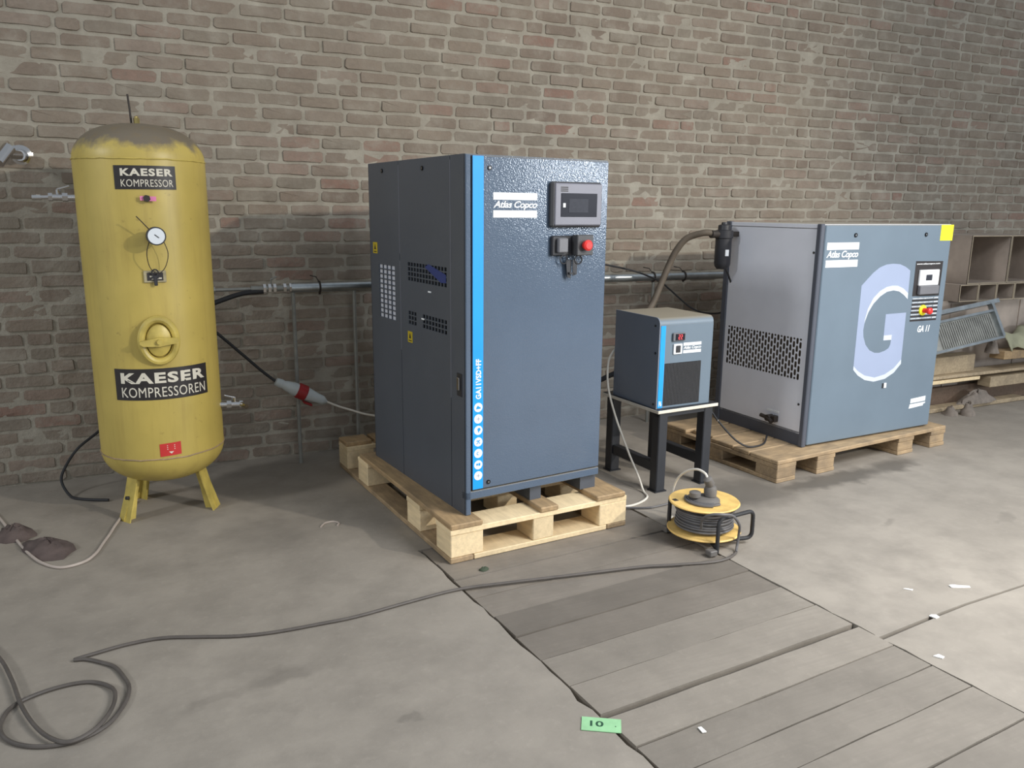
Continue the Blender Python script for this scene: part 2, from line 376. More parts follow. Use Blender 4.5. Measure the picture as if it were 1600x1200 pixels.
# ------------------------------------------------------------------ floor
fb = MB(); fb.add([(-7, -7, -0.055), (12, -7, -0.055), (12, 4.44, -0.055), (-7, 4.44, -0.055)], [(0, 1, 2, 3)])
floor = fb.build('floor', 'joint', smooth=False); floor['kind'] = 'structure'
PO = Vector((1.0, 2.29, 0)); PA = 0.085                 # the covered pit lies slightly askew
def pit(u, v): return (PO.x+u*cos(PA)-v*sin(PA), PO.y+u*sin(PA)+v*cos(PA))
random.seed(3)
PW = 1.035; PEND = 0.62
def slab(name, polys):
    b = MB()
    for poly in polys: b.prism(poly, -0.05, 0.0)
    o = b.build(name, 'concrete', floor, smooth=False); return o
vsn = [PEND - 0.055*k for k in range(0, 120)]
edgeA = [pit(-0.012 + random.uniform(-0.006, 0.006) - (0.006 if k % 7 == 0 else 0), v) for k, v in enumerate(vsn) if v > -7]
edgeB = [pit(PW + 0.006 + random.uniform(-0.004, 0.004), v) for v in vsn]
polys = []
for i in range(len(edgeA)-1):
    a, b_ = edgeA[i], edgeA[i+1]; polys.append([(-7, b_[1]), b_, a, (-7, a[1])])
pe0, pe1 = edgeA[0], edgeB[0]
slab('concrete_slab', polys+[[(-7, pe0[1]), pe0, pe1, (12, pe1[1]), (12, 4.44), (-7, 4.44)]])
# right of the pit: split by one joint running off to the right
jl = [(2.075, 1.652), (2.37, 1.683), (2.56, 1.700), (2.88, 1.712), (12, 2.1)]
kB = [i for i, p in enumerate(edgeB) if p[1] > 1.66]
upB = [edgeB[i] for i in kB]
polys = [[upB[i], upB[i+1], (12, upB[i+1][1]+0.0), (12, upB[i][1])] for i in range(len(upB)-1)]
slab('concrete_slab', [[upB[0]]+upB[1:]+[(2.09, 1.662), (2.37, 1.691), (2.56, 1.706), (2.88, 1.718), (12, 2.106), (12, upB[0][1])]])
loB = [p for p in edgeB if p[1] < 1.63]
slab('concrete_slab', [[(2.09, 1.644)]+loB+[(12, loB[-1][1]), (12, 2.092), (2.88, 1.708), (2.56, 1.694), (2.37, 1.676)]])
# planks over the pit
lines = [0.62, 0.47, 0.315, 0.155, 0.0, -0.15, -0.305, -0.465, -0.63, -0.775, -0.905, -1.03, -1.19, -1.34, -1.5, -1.66, -1.82, -1.98, -2.14, -2.3]
gaps = {8: 0.026}
for i in range(len(lines)-1):
    g0 = gaps.get(i, 0.004)/2; g1 = gaps.get(i+1, 0.004)/2
    v0, v1 = lines[i]-g0, lines[i+1]+g1
    b = MB(); n = 9; top = []; bot = []
    for k in range(n+1):
        u = PW*k/n; top.append((u, v0+random.uniform(-0.002, 0.002))); bot.append((u, v1+random.uniform(-0.002, 0.002)))
    poly = [pit(*p) for p in bot]+[pit(*p) for p in top[::-1]]
    z1 = random.uniform(-0.006, 0.0015)
    b.prism(poly, -0.05, z1); b.build('plank', 'pit_plank_dirty' if i < 6 else 'pit_plank', floor, smooth=False)

# ------------------------------------------------------------------ brick wall
WY = 4.42
random.seed(11)
mb = MB(); X0, X1, Z1 = -2.6, 9.0, 3.5; nx, nz = 190, 58
vs = []; fs = []
for j in range(nz+1):
    for i in range(nx+1):
        vs.append((X0+(X1-X0)*i/nx, WY-0.003+random.uniform(-0.0035, 0.0035), Z1*j/nz))
for j in range(nz):
    for i in range(nx): fs.append((j*(nx+1)+i, j*(nx+1)+i+1, (j+1)*(nx+1)+i+1, (j+1)*(nx+1)+i))
mb.add(vs, fs); mb.box(X0, X1, WY+0.01, WY+0.25, 0, Z1)
wall = mb.build('wall_back', 'mortar'); wall['kind'] = 'structure'
def brick_geo(L, H, d, rnd):
    hx, hz = L/2, H/2; j = lambda a: rnd.uniform(-a, a)
    cc = [rnd.uniform(0.002, 0.010) for _ in range(4)]
    per = [(-hx, -hz+cc[0]), (-hx+cc[0]*1.3, -hz), (j(.02), -hz+j(.003)), (hx-cc[1]*1.3, -hz), (hx, -hz+cc[1]), (hx, hz-cc[2]), (hx-cc[2]*1.3, hz), (j(.02), hz+j(.003)), (-hx+cc[3]*1.3, hz), (-hx, hz-cc[3])]
    per = [(x+j(.0025), z+j(.0022)) for x, z in per]
    fr = [(x*(1-0.004/hx), -d+j(.0016), z*(1-0.0035/hz)) for x, z in per]
    vs = [(x, 0.006, z) for x, z in per]+fr+[(j(.03), -d-rnd.uniform(-.001, .0022), j(.008))]
    n = len(per); fs = [(i, (i+1) % n, n+(i+1) % n, n+i) for i in range(n)]+[(n+i, n+(i+1) % n, 2*n) for i in range(n)]
    return vs, fs
CH, BL, JT = 0.0685, 0.203, 0.0125
rnd = random.Random(5)
places = []
for r in range(int(Z1/CH)):
    x = X0 + rnd.uniform(0, 0.2) + (0.107 if r % 2 else 0); z = (r+0.5)*CH
    while x < X1-0.2:
        L = BL*rnd.choice([1, 1, 1, 1, 0.97, 1.03, 0.5]) ; x += L/2
        places.append((x, z+rnd.uniform(-.0025, .0025), L)); x += L/2+JT*rnd.uniform(0.8, 1.35)
blockers = [(-0.22, 0.29, 3.56, 4.08, 0, 1.68), (0.98, 1.75, 2.8, 3.8, 0.0, 1.55), (3.12, 4.18, 3.1, 3.83, 0, 1.3), (2.2, 2.53, 3.1, 3.47, 0, 0.86)]
def visible(x, z):
    if x < -0.55 or x > 6.9 or z < 0.03 or z > 2.25+0.115*(x+0.5): return False
    for k in range(6, 40):
        t = k/40; px, py, pz = x*t, WY*t, CAMH+(z-CAMH)*t
        for (a, b, c, d_, e, f) in blockers:
            if a < px < b and c < py < d_ and e < pz < f: return False
    return True
cand = sorted([p for p in places if visible(p[0], p[1]) and p[2] > 0.15], key=lambda p: (p[0]**2+WY**2+(p[1]-CAMH)**2)**1.5)[:300]
cs = set(cand)
variants = []
for k in range(16):
    b = MB(); b.add(*brick_geo(BL, CH-JT, rnd.uniform(0.002, 0.009), rnd)); me = b.mesh('brick', 30); me.materials.append(M['brick']); variants.append(me)
rest = MB()
for p in places:
    x, z, L = p
    if p in cs:
        ob = D.objects.new('brick', rnd.choice(variants)); C.objects.link(ob); ob.parent = wall
        ob.location = (x, WY-0.002, z); ob.scale = (L/BL, 1, rnd.uniform(0.96, 1.03))
        ob.rotation_euler = (0, rnd.uniform(-.006, .006), 0)
    else:
        rest.add(*brick_geo(L, CH-JT, rnd.uniform(0.002, 0.009), rnd), T(x, WY-0.002, z))
ro = rest.build('brickwork', 'brick', wall, angle=30); ro['kind'] = 'stuff'

# ------------------------------------------------------------------ yellow air receiver
tk = thing('air_receiver', 'tall yellow air tank with domed dusty top standing on three legs', 'tank', (0.035, 3.82, 0))
TR = 0.255
def bend(mbx, r=TR):
    for i, p in enumerate(mbx.v):
        a = p.x/TR; rr = r-p.y; mbx.v[i] = Vector((rr*sin(a), -rr*cos(a), p.z))
    return mbx
prof = []
for k in range(0, 13):
    a = pi/2*k/12; prof.append((max(0.002, TR*sin(a)**0.86), 0.303-0.15*cos(a)**1.0))
prof += [(TR, 0.6), (TR, 0.9), (TR, 1.2)]
for k in range(12, -1, -1):
    a = pi/2*k/12; prof.append((max(0.002, TR*sin(a)**0.80), 1.532+0.15*cos(a)))
b = MB(); b.lathe(prof, 64); b.build('shell', 'tank', tk)
for zz, nm in ((1.532, 'weld_seam'), (0.303, 'weld_seam')):
    b = MB(); ring = [((TR+0.0005)*cos(2*pi*k/64), (TR+0.0005)*sin(2*pi*k/64), zz+random.uniform(-.0015, .0015)) for k in range(64)]
    b.tube(ring, 0.0032, 6, True); b.build(nm, 'old_wood' if zz < 1 else 'tank_part', tk)
for ang in (212, -25, 124):      # degrees, from +X
    a = radians(ang); dx, dy = cos(a), sin(a); b = MB()
    mm = RZ(a)
    leg = [(0.115, 0.24), (0.150, 0.24), (0.178, 0.12), (0.222, 0.012), (0.222, 0.0), (0.168, 0.0), (0.150, 0.10)]
    # plate folded to an angle: two flanges
    m1_ = mm @ Matrix(((1, 0, 0, 0), (0, 0, -1, 0), (0, 1, 0, 0), (0, 0, 0, 1)))
    b.prism(leg, -0.004, 0.004, m1_)
    pts = [(0.155, 0.205), (0.178, 0.115), (0.214, 0.0)]
    for i in range(2):
        (r0, z0), (r1, z1) = pts[i], pts[i+1]
        w0, w1 = (0.036, 0.036) if i == 0 else (0.036, 0.040)
        b.add([(r0, -w0, z0), (r0, w0, z0), (r1, w1, z1), (r1, -w1, z1), (r0+.006, -w0, z0), (r0+.006, w0, z0), (r1+.006, w1, z1), (r1+.006, -w1, z1)],
              [(0, 1, 2, 3), (7, 6, 5, 4), (0, 4, 5, 1), (1, 5, 6, 2), (2, 6, 7, 3), (3, 7, 4, 0)], mm)
    lg = b.build('leg', 'tank_part', tk, smooth=False)
    if ang == 212:
        b = MB(); b.cyl((0.19, 0.0, 0.10), (0.202, 0.0, 0.103), 0.008, 12, m=mm); b.build('bolt_hole', 'black', lg)
def tank_label(a0, a1, z0, z1, tilt, lines, name='sticker', m='label_black', lm='label_white'):
    x0, x1 = radians(a0)*TR, radians(a1)*TR; n = 14
    b = MB(); vs = []
    for d in (-0.0, 0.0012):
        for j, z in enumerate((z0, z1)):
            for i in range(n+1):
                x = x0+(x1-x0)*i/n; vs.append((x, -d, z+tilt*(i/n-0.5)))
    q = n+1; fs = []
    for i in range(n):
        fs += [(2*q+i, 2*q+i+1, 3*q+i+1, 3*q+i), (i, 2*q+i, 2*q+i+1, i+1)[::-1], (q+i, q+i+1, 3*q+i+1, 3*q+i)[::-1]]
    b.add(vs, fs); s = bend(b, TR+0.0004).build(name, m, tk)
    for (body, la0, la1, lz0, lz1, off, sp) in lines:
        t = text_mb(body, radians(la0)*TR, radians(la1)*TR, lz0, lz1, FRONT, off, 0, 0.0006, sp)
        for v in t.v: v.z += tilt*((v.x-x0)/(x1-x0)-0.5); v.y -= 0.0013
        bend(t, TR+0.0004).build('lettering', lm, s)
    return s
tank_label(-22.8, 28.8, 1.4140, 1.5050, 0.002, [('KAESER', -17.5, 26, 1.465, 1.494, 0.040, 1.16), ('KOMPRESSOR', -17.5, 26, 1.424, 1.452, 0.0, 1.06)])
tank_label(-40, 47.6, 0.5620, 0.6940, -0.002, [('KAESER', -34, 44, 0.632, 0.678, 0.040, 1.16), ('KOMPRESSOREN', -34, 44, 0.574, 0.616, 0.0, 1.06)])
tank_label(-4.5, 14.3, 0.317, 0.372, 0.004, [], 'sticker', 'red_sticker')
b = MB()
for zz, ww in ((0.360, 0.016), (0.352, 0.016), (0.344, 0.016)): b.box(0.008, 0.008+ww*2, -0.0018, -0.0008, zz, zz+0.003)
b.add([(0.014, -0.0018, 0.335), (0.034, -0.0018, 0.335), (0.024, -0.0018, 0.325)], [(0, 2, 1)])
bend(b).build('sticker_print', 'label_white', tk)
def on_tank(adeg, z): return RZ(radians(adeg)) @ T(0, -TR, z)     # local -Y points outwards
# pressure gauge, its sealing wire and tag
mg = on_tank(5.5, 1.2350)
g = MB(); g.cyl((0, 0.0, 0), (0, -0.062, 0), 0.013, 14, m=mg); g.cyl((0, -0.058, 0), (0, -0.084, 0), 0.036, 32, m=mg)
ga = g.build('pressure_gauge', 'black_plastic', tk)
b = MB(); b.cyl((0, -0.084, 0), (0, -0.0855, 0), 0.031, 32, m=mg); b.build('dial', 'dial', ga)
b = MB(); b.box(-0.016, 0.004, -0.0875, -0.0865, -0.0015, 0.0015, m=mg @ T(0.006, 0, -0.004) @ RY(radians(40))); b.build('needle', 'black', ga)
b = MB(); b.tube([mg @ Vector(p) for p in spline([(-0.024, -0.055, -0.02), (-0.036, -0.05, -0.07), (-0.026, -0.03, -0.125), (0.002, -0.02, -0.15), (0.03, -0.03, -0.125), (0.042, -0.05, -0.07), (0.028, -0.055, -0.02)], 6)], 0.0017, 6)
b.tube([mg @ Vector(p) for p in ((-0.02, -0.06, 0.024), (-0.045, -0.06, 0.054), (-0.064, -0.058, 0.076))], 0.0022, 6)
b.build('sealing_wire', 'rod', ga)
mp_ = on_tank(3.8, 1.072)
b = MB(); b.box(-0.042, 0.042, -0.006, 0.004, -0.024, 0.024, 0.002, mp_); npl = b.build('name_plate', 'plate', tk)
b = MB(); b.box(-0.030, 0.030, -0.0075, -0.0055, -0.016, 0.016, m=mp_); b.build('print_field', 'label_black', npl)
b = MB(); b.box(-0.020, -0.004, -0.0085, -0.007, -0.002, 0.004, m=mp_); b.box(0.006, 0.024, -0.0085, -0.007, -0.010, -0.004, m=mp_); b.box(-0.014, 0.0, -0.0085, -0.007, -0.012, -0.008, m=mp_); b.build('print_lines', 'label_white', npl)
b = MB(); b.tube([mp_ @ Vector((0.012*cos(t*pi/8), -0.016, 0.016+0.013*sin(t*pi/8))) for t in range(16)], 0.0028, 6, True)
b.box(-0.006, 0.007, -0.02, -0.012, -0.036, 0.006, 0.002, mp_); b.box(-0.011, 0.012, -0.018, -0.012, -0.008, 0.006, 0.002, mp_); b.build('hanging_tag', 'black_plastic', tk)
mq = on_tank(2.2, 1.379)
b = MB(); b.cyl((0, 0.01, 0), (0, -0.024, 0), 0.014, 6, m=mq); vq = b.build('pressure_port', 'rod', tk)
b = MB(); b.box(-0.024, -0.006, -0.016, -0.012, -0.008, 0.009, m=mq); b.box(0.008, 0.034, -0.02, -0.016, -0.010, 0.008, m=mq); b.build('pink_tag', 'pink', vq)
# oval hand hole
mh = on_tank(2.4, 0.812)
ov = lambda rx, rz, y, n=40: [mh @ Vector((rx*cos(2*pi*k/n), y, rz*sin(2*pi*k/n))) for k in range(n)]
b = MB(); b.tube(ov(0.066, 0.088, -0.010), 0.0155, 10, True); hh = b.build('hand_hole_ring', 'tank_part', tk)
b = MB(); vs = []; n = 32
for (s_, y) in ((1, 0.004), (0.9, -0.014), (0.55, -0.024), (0.05, -0.027)):
    vs += [(0.052*s_*cos(2*pi*k/n), y, 0.072*s_*sin(2*pi*k/n)) for k in range(n)]
b.add(vs, [(i*n+k, i*n+(k+1) % n, (i+1)*n+(k+1) % n, (i+1)*n+k) for i in range(3) for k in range(n)]+[tuple(3*n+k for k in range(n))], mh); b.build('hand_hole_cover', 'tank_part', tk)
b = MB(); m_ = mh @ RY(radians(-3))
b.prism([(-0.074, -0.004), (-0.062, -0.014), (0.0, -0.020), (0.062, -0.014), (0.074, -0.004), (0.074, 0.006), (0.03, 0.013), (0, 0.017), (-0.03, 0.013), (-0.074, 0.006)], 0.026, 0.046, m_ @ FRONT)
cb = b.build('cross_bar', 'tank_part', tk)
b = MB(); b.cyl((0, -0.044, 0), (0, -0.060, 0), 0.011, 6, m=m_); b.build('nut', 'tank_part', cb)
# drain and outlet valves, top fitting
def valve(parent, base, d, name, lever=True, cap='chrome'):
    d = Vector(d).normalized(); base = Vector(base); b = MB(); P = lambda t: base+d*t
    b.cyl(P(0), P(0.03), 0.013, 12); b.cyl(P(0.03), P(0.05), 0.018, 6); b.cyl(P(0.05), P(0.085), 0.0135, 14); b.cyl(P(0.085), P(0.10), 0.017, 6)
    v_ = b.build(name, 'chrome', parent)
    b = MB(); q = P(0.067); b.cyl(q, q+Vector((0, 0, 0.03)), 0.006, 10); b.tube([q+Vector((-0.014*d.x/abs(d.x or 1), 0, 0.028)), q+Vector((0, 0, 0.031)), q+Vector((-0.045*d.x/abs(d.x or 1), 0, 0.045))], 0.0045, 8); b.build('lever', 'chrome', v_)
    return v_
v1 = valve(tk, (-TR+0.005, 0.0, 1.381), (-1, 0, 0), 'outlet_valve')
b = MB(); b.cyl((-0.345, 0, 1.381), (-0.376, 0, 1.380), 0.008, 10); b.cyl((-0.376, 0, 1.380), (-0.408, 0, 1.379), 0.0105, 10); b.build('hose_tail', 'chrome', v1)
v2 = valve(tk, (TR*0.97-0.005, -0.06, 0.474), (1, 0, -0.06), 'drain_valve')
b = MB(); b.cyl((0.337, -0.065, 0.469), (0.353, -0.10, 0.464), 0.012, 10); b.build('valve_end', 'chrome', v2)
b = MB(); b.cyl((0, 0, 1.675), (0, 0, 1.705), 0.012, 6); b.cyl((0, 0, 1.70), (0, 0, 1.712), 0.008, 10); b.build('top_fitting', 'brass', tk)
b = MB(); b.tube([(-0.020, 0.02, 1.672), (-0.022, 0.02, 1.74), (-0.026, 0.02, 1.80)], 0.004, 8); b.build('vent_rod', 'rod', tk)

# ------------------------------------------------------------------ pallets
def pallet(name, label, loc, rz, W, L, H, xoff_boards, mats, runners=True):
    pr = thing(name, label, 'pallet', loc, rz)          # local: x = width, y = length (y0 end first)
    tb = 0.022; blh = H-3*tb
    ys = [(0, 0.14), (0.305, 0.445), (L-0.445, L-0.305), (L-0.14, L)]
    xs = [(0, 0.145), (W/2-0.05, W/2+0.05), (W-0.145, W)]
    top, bear, block, bottom = mats
    r = random.Random(name)
    for (x0, x1) in (((0, 0.10), (W-0.10, W)) if runners else ()):
        b = MB(); b.box(x0, x1, 0.0, L, 0.0005, tb, 0.003); b.build('bottom_board', bottom if x0 == 0 else 'old_wood', pr, smooth=False)
    for (y0, y1) in (((0, 0.14), (L-0.14, L)) if runners else ys):
        q = 0.103 if runners else 0.0
        b = MB(); b.box(q, W-q, y0, y1, 0.0005, tb, 0.003); b.build('bottom_board', block, pr, smooth=False)
    for (y0, y1) in ys:
        for (x0, x1) in xs:
            b = MB(); b.box(x0+r.uniform(0, .004), x1, y0+r.uniform(0, .006), y1, tb, tb+blh, 0.003); b.build('block', block, pr, smooth=False)
    for (y0, y1) in ys:
        b = MB(); b.box(0, W, y0, y1, tb+blh, 2*tb+blh, 0.002); b.build('bearer', bear, pr, smooth=False)
    for (x0, x1, y0, y1) in xoff_boards:
        b = MB(); b.box(x0, x1, y0, y1, H-tb, H, 0.004); b.build('top_board', top, pr, smooth=False)
    return pr
pallet('pallet', 'pale new wooden pallet under the tall dark compressor', (1.0043, 2.7281, 0), 0.08598, 0.848, 1.385, 0.161,
       [(0, 0.14, -0.004, 1.05), (0.405, 0.492, -0.006, 1.385), (0.685, 0.835, -0.008, 1.385), (0.155, 0.25, 1.25, 1.385), (0.0, 0.14, 1.262, 1.385)], ('deck_wood', 'new_wood', 'new_wood', 'old_wood'))
# the far pallet lies crosswise: its length runs along the machine front
P2W, P2L = 0.86, 1.44
p2 = pallet('pallet', 'old dirty wooden pallet under the wide compressor with the big letter', (2.8541+1.44*cos(0.105), 2.9636+1.44*sin(0.105), 0), 0.10495+pi/2, P2W, P2L, 0.119,
       [(0.0, 0.188, 0.0, 1.44), (0.193, 0.305, 0.0, 1.44), (0.315, 0.485, 0.0, 1.432), (0.50, 0.66, 0.02, 1.40), (0.675, 0.86, 0.0, 1.44)], ('old_wood', 'old_wood', 'old_wood', 'brown_wood'), False)

# ------------------------------------------------------------------ logo used on the machines
def logo(parent, x0, x1, zb, zt, off):
    h = zt-zb
    b = MB(); b.prism([(x0, zt-h*0.29), (x1, zt-h*0.29), (x1, zt), (x0, zt)], 0, 0.0006, T(0, -off, 0) @ FRONT); b.build('logo_bar', 'white_print', parent, smooth=False)
    b = MB(); b.prism([(x0, zb), (x1, zb), (x1, zb+h*0.29), (x0, zb+h*0.29)], 0, 0.0006, T(0, -off, 0) @ FRONT); b.build('logo_bar', 'white_print', parent, smooth=False)
    text_mb('Atlas Copco', x0+0.005*(x1-x0), x1, zb+h*0.31, zt-h*0.33, T(0, -off, 0) @ FRONT, 0.018, 0.30, 0.0006, 0.92).build('logo_lettering', 'white_print', parent, smooth=False)

# ------------------------------------------------------------------ compressor one (tall, blue stripe)
m1 = thing('compressor', 'tall dark grey compressor cabinet with a bright blue vertical stripe', 'compressor', (1.0958, 2.7997, 0), 0.1227)
W1, D1, ZB, ZT = 0.656, 0.928, 0.1615, 1.547
# left side, facing -X (side drawing: x = -v)
def side_plate(name, v0, v1, z0, z1, cutsx, cutsz, hole, m='slate_dark', th=0.012):
    xs = sorted({-v1, -v0, *[-c for c in cutsx]}); zs = sorted({z0, z1, *cutsz})
    b = MB(); b.plate(xs, zs, lambda i, j: hole(-(xs[i]+xs[i+1])/2, (zs[j]+zs[j+1])/2), th, SIDE); return b.build(name, m, m1, smooth=False)
b = MB(); b.box(0.010, W1-0.004, 0.03, D1-0.004, 0.225, ZT-0.006); b.build('inner_case', 'dark_void', m1, smooth=False)
# white-backed grille in the rear panel: 4 x 13 openings
gx = []
for i in range(4): gx += [0.650+i*0.0455, 0.650+i*0.0455+0.0425]
gz = []
for j in range(11): gz += [0.8615+j*0.0223, 0.8615+j*0.0223+0.0178]
def in_pairs(v, c): return any(c[k] < v < c[k+1] for k in range(0, len(c), 2))
rp = side_plate('rear_side_panel', 0.5945, D1, ZB, ZT, gx, gz, lambda v, z: in_pairs(v, gx) and in_pairs(z, gz), th=0.006)
b = MB(); b.box(0.0062, 0.009, 0.645, 0.832, 0.855, 1.112); b.build('insulation_sheet', 'grille_white', rp, smooth=False)
# middle panel with two fields of square vents
hx = []
for i in range(13): hx += [0.152+i*0.0282, 0.152+i*0.0282+0.021]
hz1 = []
for j in range(4): hz1 += [1.052+j*0.0205, 1.052+j*0.0205+0.0155]
hz2 = []
for j in range(3): hz2 += [0.866+j*0.0205, 0.866+j*0.0205+0.0155]
side_plate('side_door', 0.1205, 0.5905, ZB, ZT, hx, hz1+hz2, lambda v, z: in_pairs(v, hx) and (in_pairs(z, hz1) or (in_pairs(z, hz2) and not (0.37 < v < 0.43))), th=0.006)
for v, za, zb in ((0.592, 1.16, 1.53), (0.592, 0.74, 1.13), (0.1185, 0.62, 1.53)):
    b = MB(); b.box(-0.0008, 0.002, v-0.0012, v+0.0012, za, zb); b.build('panel_edge', 'bezel', m1, smooth=False)
side_plate('front_side_panel', 0.0, 0.1165, ZB, ZT, [], [], lambda v, z: False)
b = MB(); b.prism([(-0.345, 1.118), (-0.31, 1.132), (-0.156, 1.100), (-0.156, 1.068), (-0.20, 1.066)], 0, 0.0012, SIDE); b.build('blue_strap', 'blue_strap', m1, smooth=False)
for bx in ((0.29, 0.315, 1.018, 1.024), (0.355, 0.38, 0.900, 0.906)):
    b = MB(); b.box(-0.002, 0.0, *bx); b.build('bright_scratch', 'white_print', m1, smooth=False)
for v, z0, z1, ww in ((0.866, 1.148, 1.198, 0.05), (0.498, 0.786, 0.834, 0.046)):
    b = MB(); b.prism([(-v-ww/2, z0), (-v+ww/2, z0), (-v+ww/2, z1), (-v-ww/2, z1)], 0, 0.001, SIDE); s = b.build('warning_sticker', 'old_yellow_sticker', m1, smooth=False)
    b = MB(); b.prism([(-v-0.010, z0+0.018), (-v+0.010, z0+0.018), (-v, z1-0.006)], 0, 0.0016, SIDE); b.box(-v-0.016, -v+0.016, z0+0.006, z0+0.010, 0.0005, 0.0016, m=SIDE); b.build('warning_triangle', 'label_black', s, smooth=False)
for v, z in ((0.766, 1.511), (0.356, 1.508)): screw(m1, -v, z, SIDE, 0.009)
b = MB(); b.box(-0.003, 0.002, 0.026, 0.066, 0.640, 0.730, 0.001); lt = b.build('latch_recess', 'black_plastic', m1)
b = MB(); b.box(-0.012, -0.003, 0.034, 0.052, 0.665, 0.715, 0.002); b.build('latch_lever', 'chrome', lt)
# front
b = MB(); b.box(0.0, 0.0225, -0.004, 0.012, ZB, ZT, 0.003); b.build('corner_post', 'slate', m1)
b = MB(); b.box(0.0285, W1, -0.004, 0.018, 0.262, ZT-0.004, 0.004); door = b.build('front_door', 'slate', m1)
b = MB(); b.prism([(0.0295, 0.266), (0.0755, 0.266), (0.0755, ZT-0.006), (0.0295, ZT-0.006)], 0, 0.0006, T(0, -0.004, 0) @ FRONT); st = b.build('blue_stripe', 'blue_print', door, smooth=False)
t = text_mb('GA11VSD+FF', 0, 0.158, 0, 0.024, T(0.0662, -0.0048, 0.632) @ FRONT @ RZ(pi/2), 0.035, 0, 0.0006, 1.04); t.build('stripe_lettering', 'white_print', door, smooth=False)
for k, zc in enumerate((0.599, 0.553, 0.507, 0.460, 0.413, 0.366, 0.321)):
    xc = 0.0535; fm = T(0, -0.0048, 0) @ FRONT
    b = MB(); disc(b, xc, zc, 0.0185, 0.0005, fm, 24); ic = b.build('icon', 'white_print', door, smooth=False)
    b = MB(); fm2 = T(0, -0.0054, 0) @ FRONT; e = 0.0004
    if k == 0: b.prism([(xc-.010, zc-.006), (xc+.010, zc-.006), (xc+.010, zc), (xc+.003, zc+.003), (xc-.002, zc+.008), (xc-.008, zc+.001)], 0, e, fm2)
    elif k == 2: disc(b, xc+.003, zc+.003, 0.007, e, fm2, 10); b.box(xc-.001, xc+.003, zc-.009, zc-.002, 0, e, m=fm2)
    elif k == 3: b.prism([(xc-.009, zc-.008), (xc-.006, zc-.009), (xc+.009, zc+.006), (xc+.006, zc+.008)], 0, e, fm2); b.box(xc-.008, xc+.002, zc+.002, zc+.006, 0, e, m=fm2); b.box(xc+.002, xc+.008, zc-.007, zc-.003, 0, e, m=fm2)
    elif k == 4: b.prism([(xc+.006*cos(a)*s_, zc+.006*sin(a)*s_) for s_, aa in ((1.2, range(4, 15)), (0.75, range(14, 3, -1))) for a in [q*pi/9 for q in aa]], 0, e, fm2)
    elif k == 5: b.box(xc-.009, xc-.001, zc-.002, zc+.006, 0, e, m=fm2); b.box(xc+.001, xc+.009, zc-.004, zc+.007, 0, e, m=fm2)
    else: b.box(xc-.008, xc+.008, zc-.001, zc+.001, 0, e, m=fm2); b.box(xc-.001, xc+.001, zc-.007, zc+.007, 0, e, m=fm2)
    b.build('icon_drawing', 'lilac_print' if k in (1, 6) else 'blue_print', ic, smooth=False)
for z in (1.500, 0.288): screw(door, 0.100, z, T(0, -0.004, 0) @ FRONT, 0.0085)
logo(door, 0.1165, 0.312, 1.321, 1.413, 0.0042)
# controller
b = MB(); b.box(0.366, 0.611, -0.026, 0.0, 1.284, 1.459, 0.008); ct = b.build('controller', 'dark_plastic', m1)
b = MB(); b.box(0.378, 0.605, -0.031, -0.024, 1.292, 1.453, 0.004); b.build('bezel', 'bezel', ct)
b = MB(); b.box(0.405, 0.580, -0.033, -0.030, 1.325, 1.415, 0.001); b.build('screen_glass', 'screen', ct)
b = MB(); b.box(0.442, 0.535, -0.0338, -0.0325, 1.342, 1.394); b.build('display', 'screen_dim', ct)
b = MB(); b.box(0.414, 0.426, -0.0338, -0.0325, 1.361, 1.377, 0.0004); b.build('indicator', 'white_print', ct)
for zz in (1.437, 1.430, 1.423):
    b = MB(); b.box(0.403, 0.438, -0.0316, -0.0305, zz-0.0022, zz+0.0022); b.build('printed_bar', 'label_black', ct, smooth=False)
b = MB(); b.box(0.375, 0.548, -0.022, -0.004, 1.175, 1.252, 0.004); sw = b.build('switch_box', 'black_plastic', m1)
b = MB(); b.box(0.394, 0.440, -0.040, -0.021, 1.187, 1.243, 0.004); b.build('switch_rocker', 'grey_plastic', sw)
b = MB(); b.box(0.468, 0.547, -0.060, -0.022, 1.176, 1.256, 0.003); b.build('stop_housing', 'dark_plastic', sw)
b = MB(); b.lathe([(0.016, 0.0), (0.016, 0.012), (0.021, 0.014), (0.021, 0.022), (0.014, 0.027)], 24, T(0.507, -0.058, 1.216) @ FRONT); b.build('stop_button', 'red', sw)
b = MB()
for (kx, kz, kd) in ((0.432, 1.166, 0.02), (0.496, 1.164, 0.03)):
    b.tube([(kx+0.017*cos(q*pi/7), -kd, kz-0.006+0.017*sin(q*pi/7)) for q in range(14)], 0.003, 6, True)
b.prism([(0.442, 1.155), (0.470, 1.158), (0.466, 1.085), (0.450, 1.090)], 0.018, 0.022, FRONT)
b.prism([(0.470, 1.160), (0.492, 1.150), (0.490, 1.10), (0.472, 1.095)], 0.026, 0.030, FRONT)
b.prism([(0.455, 1.11), (0.484, 1.105), (0.482, 1.098), (0.456, 1.102)], 0.026, 0.03, FRONT)
b.build('key_bunch', 'black_plastic', sw)
b = MB(); b.box(0.0, W1, -0.004, 0.03, 0.225, 0.2585, 0.003); b.build('bottom_rail', 'slate', m1)
b = MB(); b.box(0.006, W1, 0.03, D1, 0.219, 0.226); b.build('base_pan', 'slate_dark', m1, smooth=False)
b = MB(); b.box(0.315, 0.370, 0.02, D1, ZB, 0.224); b.build('base_foot', 'slate_dark', m1, smooth=False)
b = MB(); b.box(0.575, W1, 0.02, D1, ZB, 0.224); b.build('base_foot', 'slate_dark', m1, smooth=False)
b = MB(); b.box(0.002, W1, 0.002, D1, ZT-0.008, ZT, 0.003); b.build('top_panel', 'slate', m1)
